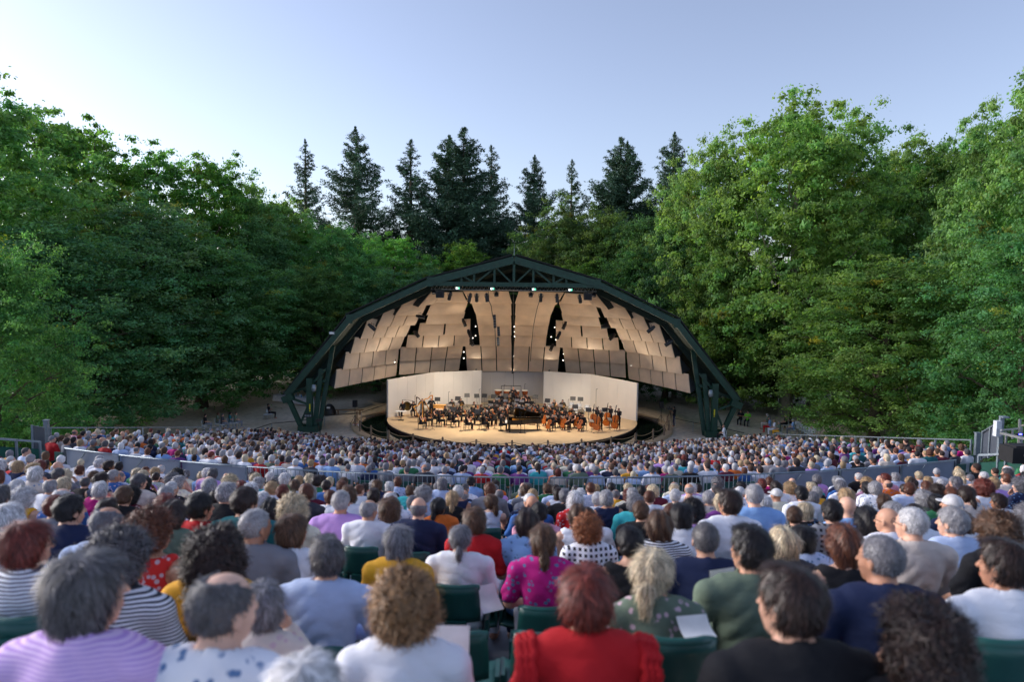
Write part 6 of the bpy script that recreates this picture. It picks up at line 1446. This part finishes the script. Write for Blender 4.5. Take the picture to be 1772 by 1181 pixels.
# tall end posts and the panels turning away
def endpost(px, pt, pb, Y, lab, panels):
    a = PX(px, pt, Y); b = PX(px, pb, Y); mb = MB(); mb.beam((a.x, Y, b.z-.4), a, .16, .12); o = mb.obj('end_post', M_galv); tag(o, lab, 'post'); mb = MB(); mb.box((a.x, Y, a.z+.01), (.2, .16, .03)); mb.obj('post_cap', M_galv, o); return a, b
endpost(80, 728, 768, 24.9, 'broad galvanised post where the left seating fence ends', 0)
endpost(1692, 750, 800, 24.9, 'broad galvanised post where the right seating fence ends', 0)
def panel(p0, p1, h, lab, m, nm='gate_panel'):
    e = empty(nm, (p0.x, p0.y, p0.z), 0, lab, 'gate'); q = p1-p0; n = 2
    mb = MB(); up = Vector((0, 0, h)); nr = Vector((-q.y, q.x, 0)).normalized()*.02; vs = [Vector((0, 0, .05)), Vector(q)+Vector((0, 0, .05)), Vector(q)+up, up]; vs += [v+nr for v in vs]; mb.add(vs, [(0, 1, 2, 3), (7, 6, 5, 4), (0, 4, 5, 1), (2, 6, 7, 3), (0, 3, 7, 4), (1, 5, 6, 2)]); mb.obj('sheet', m, e)
    for t in (0, .5, 1): mb = MB(); v = q*t-nr*1.5; mb.beam(v, v+up+Vector((0, 0, .04)), .05); mb.obj('upright', M_galv, e)
    mb = MB(); mb.beam(up-nr*1.5, Vector(q)+up-nr*1.5, .05); mb.obj('top_rail', M_galv, e)
panel(PX(1699, 797, 24.7), PX(1728, 790, 20.5), 1.05, 'grey sheeted gate beside the white lamp post on the right', mat('grey_sheet', lin(78, 84, 96), .7))
panel(PX(78, 797, 24.7), PX(60, 802, 21.5), 1.2, 'grey sheeted gate beside the broad post on the left', mat('grey_sheet_dark', lin(78, 88, 98), .7))
# railing with green sheet at the far ends of the upper block
def endrail(pts, lab, sheet=True):
    e = empty('end_railing', pts[0], 0, lab, 'railing', 'railings beside the upper block'); o0 = Vector(pts[0])
    for i, p in enumerate(pts):
        v = Vector(p)-o0; mb = MB(); mb.beam(v+Vector((0, 0, -1.05)), v, .05); mb.obj('post', M_galv, e)
        if i < len(pts)-1:
            w = Vector(pts[i+1])-o0; mb = MB(); mb.beam(v, w, .055); mb.obj('rail', M_galv, e)
            if sheet: mb = MB(); t = Vector((0, .04, 0)); mb.add([v+t+Vector((0, 0, -1.0)), w+t+Vector((0, 0, -1.0)), w+t+Vector((0, 0, -.22)), v+t+Vector((0, 0, -.22))], [(0, 1, 2, 3)]); mb.obj('green_sheet', M_mesh, e)
endrail([PX(-40, 757, 17.5), PX(28, 762, 18.2), PX(69, 765, 18.8)], 'grey railing with green sheeting at the far left edge')
endrail([PX(1694, 788, 18.6), PX(1741, 786, 18.0), PX(1800, 784, 17.2)], 'grey railing with green sheeting at the far right edge')
# crowd barrier between the blocks
def barrier_pt(x): return Vector((x, 17.35+KC*x*x, CZ-5.80))
n = 0; xs_ = np.arange(-13.2, 13.3, 2.03)
for i in range(len(xs_)-1):
    x0, x1 = xs_[i]+.02, xs_[i+1]-.02; a, b = barrier_pt(x0), barrier_pt(x1); white = i < 3 or i > len(xs_)-5
    kind = 'white sheeted' if white else 'barred grey'; d = b-a
    e = empty('crowd_barrier', a, 0, f'{kind} steel barrier across the middle aisle, {ordinal(i+1)} from the left', 'barrier', 'crowd barriers between the two blocks')
    H = .92
    mb = MB(); mb.tube([(0, 0, .08), (0, 0, H), d+Vector((0, 0, H)), d+Vector((0, 0, .08))], .024, 6); mb.tube([(0, 0, .12), d+Vector((0, 0, .12))], .02, 6); mb.obj('frame', M_galv, e)
    if white:
        mb = MB(); mb.add([(0.03, .02, .16), d+Vector((-.03, .02, .16)), d+Vector((-.03, .02, H-.04)), (0.03, .02, H-.04), (0.03, .035, .16), d+Vector((-.03, .035, .16)), d+Vector((-.03, .035, H-.04)), (0.03, .035, H-.04)], [(0, 1, 2, 3), (7, 6, 5, 4), (0, 4, 5, 1), (2, 6, 7, 3)]); mb.obj('sheet', M_galvpanel, e)
        mb = MB(); mb.beam((.1, -.05, .1), d*.4+Vector((0, -.05, H-.05)), .03); mb.obj('stay', M_galv, e)
    else:
        mb = MB()
        for k in range(1, 16): q = d*(k/16); mb.tube([q+Vector((0, 0, .12)), q+Vector((0, 0, H))], .010, 5, False)
        mb.obj('bars', M_galv, e)
    for t in (.12, .88): q = d*t; mb = MB(); mb.box(q+Vector((0, 0, .03)), (.05, .6, .05)); mb.obj('foot', M_galv, e)
# rope fence round the pond
rp = empty('rope_fence', (PC[0], PC[1], 0), 0, 'low wooden post and rope fence round the pond', 'fence'); angs = [R_(a) for a in np.arange(-178, -1.5, 11)]; tops = []
for a in angs:
    x, y = (PRX+.22)*math.cos(a), (PRY+.22)*math.sin(a); mb = MB(); mb.tube([(x, y, .1), (x, y, 1.0), (x, y, 1.05)], [.075, .07, .04], 8); mb.obj('post', M_wood, rp); tops.append(Vector((x, y, 0)))
for i in range(len(tops)-1):
    for hz in (.9, .52):
        a, b = tops[i], tops[i+1]; mb = MB(); mb.tube([a.lerp(b, t)+Vector((0, 0, hz-.30*4*t*(1-t)*.6)) for t in np.linspace(0, 1, 7)], .022, 5, False); mb.obj('rope', M_rope, rp)
# low rail lines on the sand
def sandrail(pts, lab):
    e = empty('sand_railing', GX(*pts[0], 0), 0, lab, 'railing', 'thin rails on the sand'); o0 = e.location.copy(); P = [GX(px, py, 0)-o0 for px, py in pts]
    mb = MB(); mb.tube([p+Vector((0, 0, .85)) for p in P], .03, 5); mb.obj('handrail', M_black, e)
    for p in P: mb = MB(); mb.beam(p, p+Vector((0, 0, .85)), .04); mb.obj('post', M_galv, e)
sandrail([(442, 762), (470, 752), (520, 747), (562, 738), (625, 731.5), (668, 716)], 'thin dark rail left of the pond running behind the left pillars')
sandrail([(1168, 742), (1199, 749), (1240, 757), (1287, 769)], 'thin dark rail right of the pond running behind the right pillars')
# tripod loudspeakers
def tripod_speaker(px, py, ph, lab):
    g = GX(px, py, 0); t = PX(px, ph, g.y).z; e = empty('tripod_speaker', g, 0, lab, 'loudspeaker', 'loudspeakers on tripods'); mb = MB(); mb.box((0, 0, t-.25), (.36, .34, .56)); mb.obj('cabinet', M_black, e); mb = MB(); mb.box((0, -.175, t-.25), (.3, .01, .48)); mb.obj('grille', M_blackcloth, e)
    mb = MB(); mb.tube([(0, 0, .4), (0, 0, t-.5)], .022, 6); mb.obj('pole', M_black, e)
    for k in range(3): a = k*2.094+.5; mb = MB(); mb.tube([(0, 0, .85), (math.cos(a)*.55, math.sin(a)*.55, .02)], .016, 5); mb.obj('leg', M_black, e)
tripod_speaker(614.5, 736, 694, 'black loudspeaker on a tripod left of the pond'); tripod_speaker(1143.5, 735, 696, 'black loudspeaker on a tripod right of the pond')
def sand_person(px, py_feet, sex, pose, hs, hc, sc_, lab, rz, tc_='black', sl='short', grp=None, s=1, pat='plain', z=0):
    g = GX(px, py_feet, z); stand_ = pose in ('o_stand', 'o_side', 'o_bass'); off = Matrix.Rotation(rz, 3, 'Z') @ Vector((0, 0 if stand_ else .42, 0))
    e = person((g.x-off.x, g.y-off.y, z), rz, sex, 0, hs, hc, sl, sc_, pat, lab, grp, 'person', sk=rnd.choice([0, 1, 2]), tc_=tc_, libk=pose, s=s)
    if not stand_: sit_chair(g.x-off.x, g.y-off.y, z, rz, 'white chair under the '+lab.split(',')[0], 'white')
    return e
cg = sand_person(1166, 738.5, 'm', 'o_stand', 'short', 'black', 'black', 'camera operator in black standing behind a tripod right of the pond', R_(75), 'navy')
def camera_tripod(px, py, lab, rz):
    g = GX(px, py, 0); e = empty('video_camera', g, rz, lab, 'video camera', 'video cameras on tripods'); mb = MB(); mb.box((0, 0, 1.55), (.16, .34, .2)); mb.box((.1, .12, 1.68), (.03, .14, .10)); mb.obj('camera_body', M_black, e)
    mb = MB(); mb.lathe([(.05, 0), (.06, .16), (.075, .18)], 12, (0, .17, 1.55), Matrix.Rotation(R_(-90), 4, 'X')); mb.obj('lens', M_black, e)
    for k in range(3): a = k*2.094; mb = MB(); mb.tube([(0, 0, 1.42), (math.cos(a)*.45, math.sin(a)*.45, .02)], .02, 5); mb.obj('leg', M_black, e)
    mb = MB(); mb.tube([(0, -.1, 1.42), (.1, -.5, 1.25)], .012, 5); mb.obj('pan_handle', M_black, e)
camera_tripod(1159, 739, 'video camera on a tripod right of the pond', R_(60)); camera_tripod(551, 763, 'video camera on a tripod beside the left pillars', R_(-50))
sand_person(476, 724.5, 'm', 'o_chin', 'short', 'black', 'black', 'security guard in black sitting alone on the sand, left', R_(-70))
g = GX(462, 726, 0); sit_chair(g.x, g.y, 0, R_(170), 'empty white chair beside the lone guard on the sand', 'white')
G5 = 'people sitting on the sand at the left'; G6 = 'people sitting on the sand at the right'
for q in ((383, 742, 'f', 'long', 'chestnut', 'sage green', 'red-haired woman in a grey green top on the sand, left'), (391, 744, 'm', 'crop', 'dark grey', 'dark grey', 'hunched dark figure beside the red-haired woman, left'), (404, 741, 'f', 'bun', 'dark brown', 'teal', 'person with a topknot sitting on the sand, left'), (414, 741, 'm', 'short', 'brown', 'sage green', 'person in olive sitting with raised knees, left'), (361, 745, 'm', 'short', 'black', 'black', 'dark figure against the double trunk, left')):
    sand_person(q[0]+4, q[1], q[2], 'o_rest', q[3], q[4], q[5], q[6], R_(-75), 'grey', grp=G5)
sand_person(1279, 737, 'm', 'o_chin', 'short', 'black', 'black', 'guard with folded arms, left one of the two beside the right pillars', R_(150), grp=G6); v = sand_person(1291, 739.5, 'm', 'o_chin', 'crop', 'dark brown', 'lime green', 'guard in a fluorescent yellow-green vest beside the right pillars', R_(150), grp=G6)
for k, q in enumerate(((1318, 746, 'f', 'full', 'white', 'sage green', 'beige', 'white-haired woman in pale green set apart on the sand, right'), (1322, 752, 'm', 'crop', 'grey', 'light blue', 'red', 'person in light blue with red trousers on the sand, right'), (1330, 757, 'f', 'bob', 'blond', 'white', 'white', 'person in white sitting on the sand, right'), (1338, 760, 'm', 'crop', 'silver grey', 'sage green', 'mustard yellow', 'person in sage leaning forward on the sand, right'),
                       (1350, 747, 'm', 'cap', 'grey', 'black', 'black', 'person in a pale cap and black jacket on the sand, right'), (1358, 745, 'f', 'long', 'black', 'black', 'black', 'dark-haired woman in black on the sand, right'), (1362, 756, 'm', 'cap', 'white', 'light blue', 'grey', 'person in a white cap and light blue shirt on the sand, right'), (1408, 756, 'f', 'full', 'brown', 'white', 'white', 'brown-haired person in white at the right end of the sand group'), (1400, 757, 'm', 'crop', 'grey', 'white', 'grey', 'grey-haired person in white and green beside the fence, right'))):
    sand_person(q[0], q[1]-3, q[2], 'o_rest', q[3], q[4], q[5], q[7], R_(75 if k < 7 else 40), q[6], grp=G6)
for k in range(7):
    px = 1378+k*4.6; py = 748+k*2.6; g = GX(px, py, 0); sit_chair(g.x, g.y, 0, R_(150), f'empty white plastic chair, {ordinal(k+1)} from the left in the slanting row', 'white')
# people stretched out near the right pillars
sand_person(1242, 764, 'm', 'o_rest', 'ring', 'grey', 'white', 'bald man in a white shirt sitting at the foot of the right pillars', R_(70), 'black')
# cloth covered table with bottles at the left
g = GX(507, 699, 0); e = empty('drinks_table', g, R_(-28), 'long table with a white cloth and bottles behind the left pillars', 'table'); mb = MB(); mb.box((0, 0, .74), (4.6, .8, .03)); mb.obj('table_top', M_paper, e)
mb = MB(); N_ = 60
for k in range(N_): pass
vs = []; loop = [(-2.32, -.42), (2.32, -.42), (2.32, .42), (-2.32, .42)]; pts = []
for i in range(4):
    a, b = Vector((*loop[i], 0)), Vector((*loop[(i+1) % 4], 0))
    for k in range(16 if i % 2 == 0 else 5): pts.append(a.lerp(b, k/(16 if i % 2 == 0 else 5)))
n_ = len(pts); vs = [Vector((p.x, p.y, .758)) for p in pts]+[Vector((p.x*(1.02+.012*math.sin(k*2.2)), p.y*(1.06+.05*math.sin(k*2.2)), .12)) for k, p in enumerate(pts)]
mb.add(vs, [(k, n_+k, n_+(k+1) % n_, (k+1) % n_) for k in range(n_)]+[list(range(n_))]); mb.obj('cloth', mat('white_tablecloth', lin(205, 208, 220), .8), e)
for k in range(9):
    v = Matrix.Rotation(R_(-28), 3, 'Z') @ Vector((-1.9+k*.46, rnd.uniform(-.2, .2), 0)); mb = MB(); mb.lathe([(.001, 0), (.06, .005), (.06, .2), (.025, .28), (.02, .34), (.001, .345)], 10); o = mb.obj('bottle', [M_paper, mat('blue_bottle', lin(70, 120, 170), .2), M_galv][k % 3]); o.location = (g.x+v.x, g.y+v.y, .76)
    tag(o, f'{["white", "blue", "silver"][k % 3]} bottle standing {ordinal(k+1)} from the left on the white clothed table', 'bottle', 'bottles on the drinks table')
# dark equipment heap by the pale tree trunk
g = GX(570, 718, 0); mb = MB(); mb.lathe([(.6, 0), (.62, .25), (.45, .7), (.2, .95), (.01, 1.0)], 14, (0, 0, 0)); o = mb.obj('covered_equipment', M_black); o.location = g; tag(o, 'heap of equipment under a black cover left of the pond', 'equipment'); mb = MB(); mb.box((.05, -.5, .72), (.3, .05, .14)); mb.obj('white_box', M_paper, o)
g = GX(604, 718, 0); mb = MB(); mb.beam((-1.3, 0, .42), (1.3, .1, .42), .3, .08); o = mb.obj('sand_bench', M_wood); o.location = g; tag(o, 'low dark bench between the covered heap and the tripod speaker', 'bench'); [MB().beam((x, 0, 0), (x, 0, .38), .12).obj('leg', M_wood, o) for x in (-1, 1)]
g = GX(616, 739, 0); mb = MB(); mb.box((0, 0, .12), (.45, .35, .22)); o = mb.obj('white_crate', M_chairwhite); o.location = (g.x, g.y-.1, 0); tag(o, 'small white crate at the foot of the left tripod speaker', 'crate'); mb = MB(); mb.box((0, 0, .25), (.3, .2, .04)); mb.obj('red_lid', mat('red_plastic', lin(160, 40, 40), .5), o)
# signs on the left pillar
g = sym(536, 718); o_ = (AX-g.x, AY-.45, g.z); mb = MB(); mb.box((0, 0, 0), (.62, .05, .30)); o = mb.obj('number_sign', M_black); o.location = o_; tag(o, 'small dark display with four pale marks on the left pillar', 'display')
for k in range(4): mb = MB(); mb.box((-.21+k*.14, -.028, 0), (.08, .008, .16)); mb.obj('pale_mark', M_galv, o)
for s_, lab in ((-1, 'yellow vertical marker on the left pillar'), (1, 'yellow vertical marker on the right pillar')):
    v = sym(538, 705); mb = MB(); mb.box((0, 0, 0), (.1, .03, .6)); o = mb.obj('yellow_marker', mat('yellow_paint', lin(214, 200, 40), .5)); o.location = (AX+s_*v.x, AY-.30, v.z); tag(o, lab, 'marker'); mb = MB(); mb.box((0, -.018, -.2), (.1, .006, .05)); mb.obj('black_band', M_black, o)
g = PX(575.5, 576.5, 54); mb = MB(); mb.box((0, 0, 0), (.42, .5, .2)); mb.beam((.1, .1, 0), (.5, .3, .1), .06); o = mb.obj('flood_light', M_galv); o.location = g; tag(o, 'pale floodlight box outside the left slope of the roof', 'floodlight'); mb = MB(); mb.box((0, -.26, 0), (.34, .01, .14)); mb.obj('glass', M_paper, o)
# tall lamp post and scaffold at the right
a = PX(1729, 722, 18.2); b = PX(1727, 795, 18.2)
e = empty('lamp_post', (b.x, 18.2, b.z-.4), 0, 'white lamp post with a flat lamp head and pale box, far right', 'lamp post'); H = a.z-b.z+.4
mb = MB(); mb.beam((0, 0, 0), (0, 0, H), .06); mb.beam((.06, 0, H*.35), (.06, 0, H), .05); mb.obj('post', M_galv, e); mb = MB(); mb.prism([(-.02, -.08), (.14, -.1), (.16, .1), (-.02, .08)], 0, .04, Matrix.Translation((.02, 0, H-.02))); mb.obj('lamp_head', M_galv, e)
mb = MB(); mb.box((-.09, -.02, H*.80), (.14, .14, .42)); mb.obj('pale_box', M_chairwhite, e)
sc = empty('scaffold', PX(1735, 790, 17.6), 0, 'aluminium scaffold railing round the covered equipment at the far right', 'scaffold'); o0 = sc.location.copy()
for (p, q, Y0, Y1, w) in (((1732, 750), (1800, 766), 17.8, 16.5, .06), ((1728, 776), (1800, 796), 17.8, 16.5, .06), ((1732, 745), (1765, 742), 17.8, 19, .04), ((1765, 726), (1762, 792), 18.6, 18.6, .05), ((1741, 748), (1740, 792), 17.9, 17.9, .04), ((1752, 745), (1752, 760), 18, 18, .04), ((1768, 737), (1790, 736), 18.2, 17.6, .05), ((1766, 740), (1766, 770), 18.0, 18.0, .07)):
    mb = MB(); mb.beam(PX(*p, Y0)-o0, PX(*q, Y1)-o0, w); mb.obj('scaffold_tube', M_alu, sc)
g = PX(1768, 786, 17.2); mb = MB(); mb.box((0, 0, 0), (.82, .5, .40)); mb.box((.05, 0, .21), (.7, .4, .05)); o = mb.obj('covered_desk', M_blackcloth); o.location = g; tag(o, 'equipment desk draped in black cloth inside the scaffold, right', 'desk'); mb = MB(); mb.box((.1, -.1, .32), (.26, .03, .17)); mb.obj('screen', M_black, o)
mb = MB(); mb.box((0, 0, 0), (.07, .02, .03)); o2 = mb.obj('blue_lamp', glow('blue_glow', (.1, .1, 1, 1), 3)); o2.location = PX(1766, 752, 17.4); tag(o2, 'small blue lit lamp on the desk inside the scaffold', 'lamp'); mb = MB(); mb.box((0, .04, -.01), (.2, .05, .06)); mb.obj('housing', M_black, o2)
# sheets of paper and things held by the nearest listeners
def held(px, py, Y, rz, tilt, lab, w=.21, h=.30):
    c = PX(px, py, Y); e = empty('programme_sheet', c, rz, lab, 'paper', 'programme sheets'); e.rotation_euler = (tilt, 0, rz); mb = MB()
    n = 6; vs = [(x*w/2, .015*math.sin(t*PI)*1, (t-.5)*h) for t in np.linspace(0, 1, n) for x in (-1, 1)]; vs += [(v[0], v[1]+.003, v[2]) for v in vs]; fs = [(2*i, 2*i+1, 2*i+3, 2*i+2) for i in range(n-1)]+[(2*n+2*i, 2*n+2*i+2, 2*n+2*i+3, 2*n+2*i+1) for i in range(n-1)]; mb.add(vs, fs, True); mb.obj('sheet', M_paper, e)
held(1256, 1022, 3.6, .35, -.35, 'white sheet held up left of the olive green shirt', .16, .22); held(846, 1036, 4.6, .5, -.9, 'white programme beside the aisle held by the ponytailed man', .16, .2); held(765, 1152, 2.5, 0, -.5, 'white programme right of the blond curls', .2, .28)
held(1205, 1085, 3.0, .2, -1.1, 'white paper on the lap right of the pale green blouse', .15, .12)
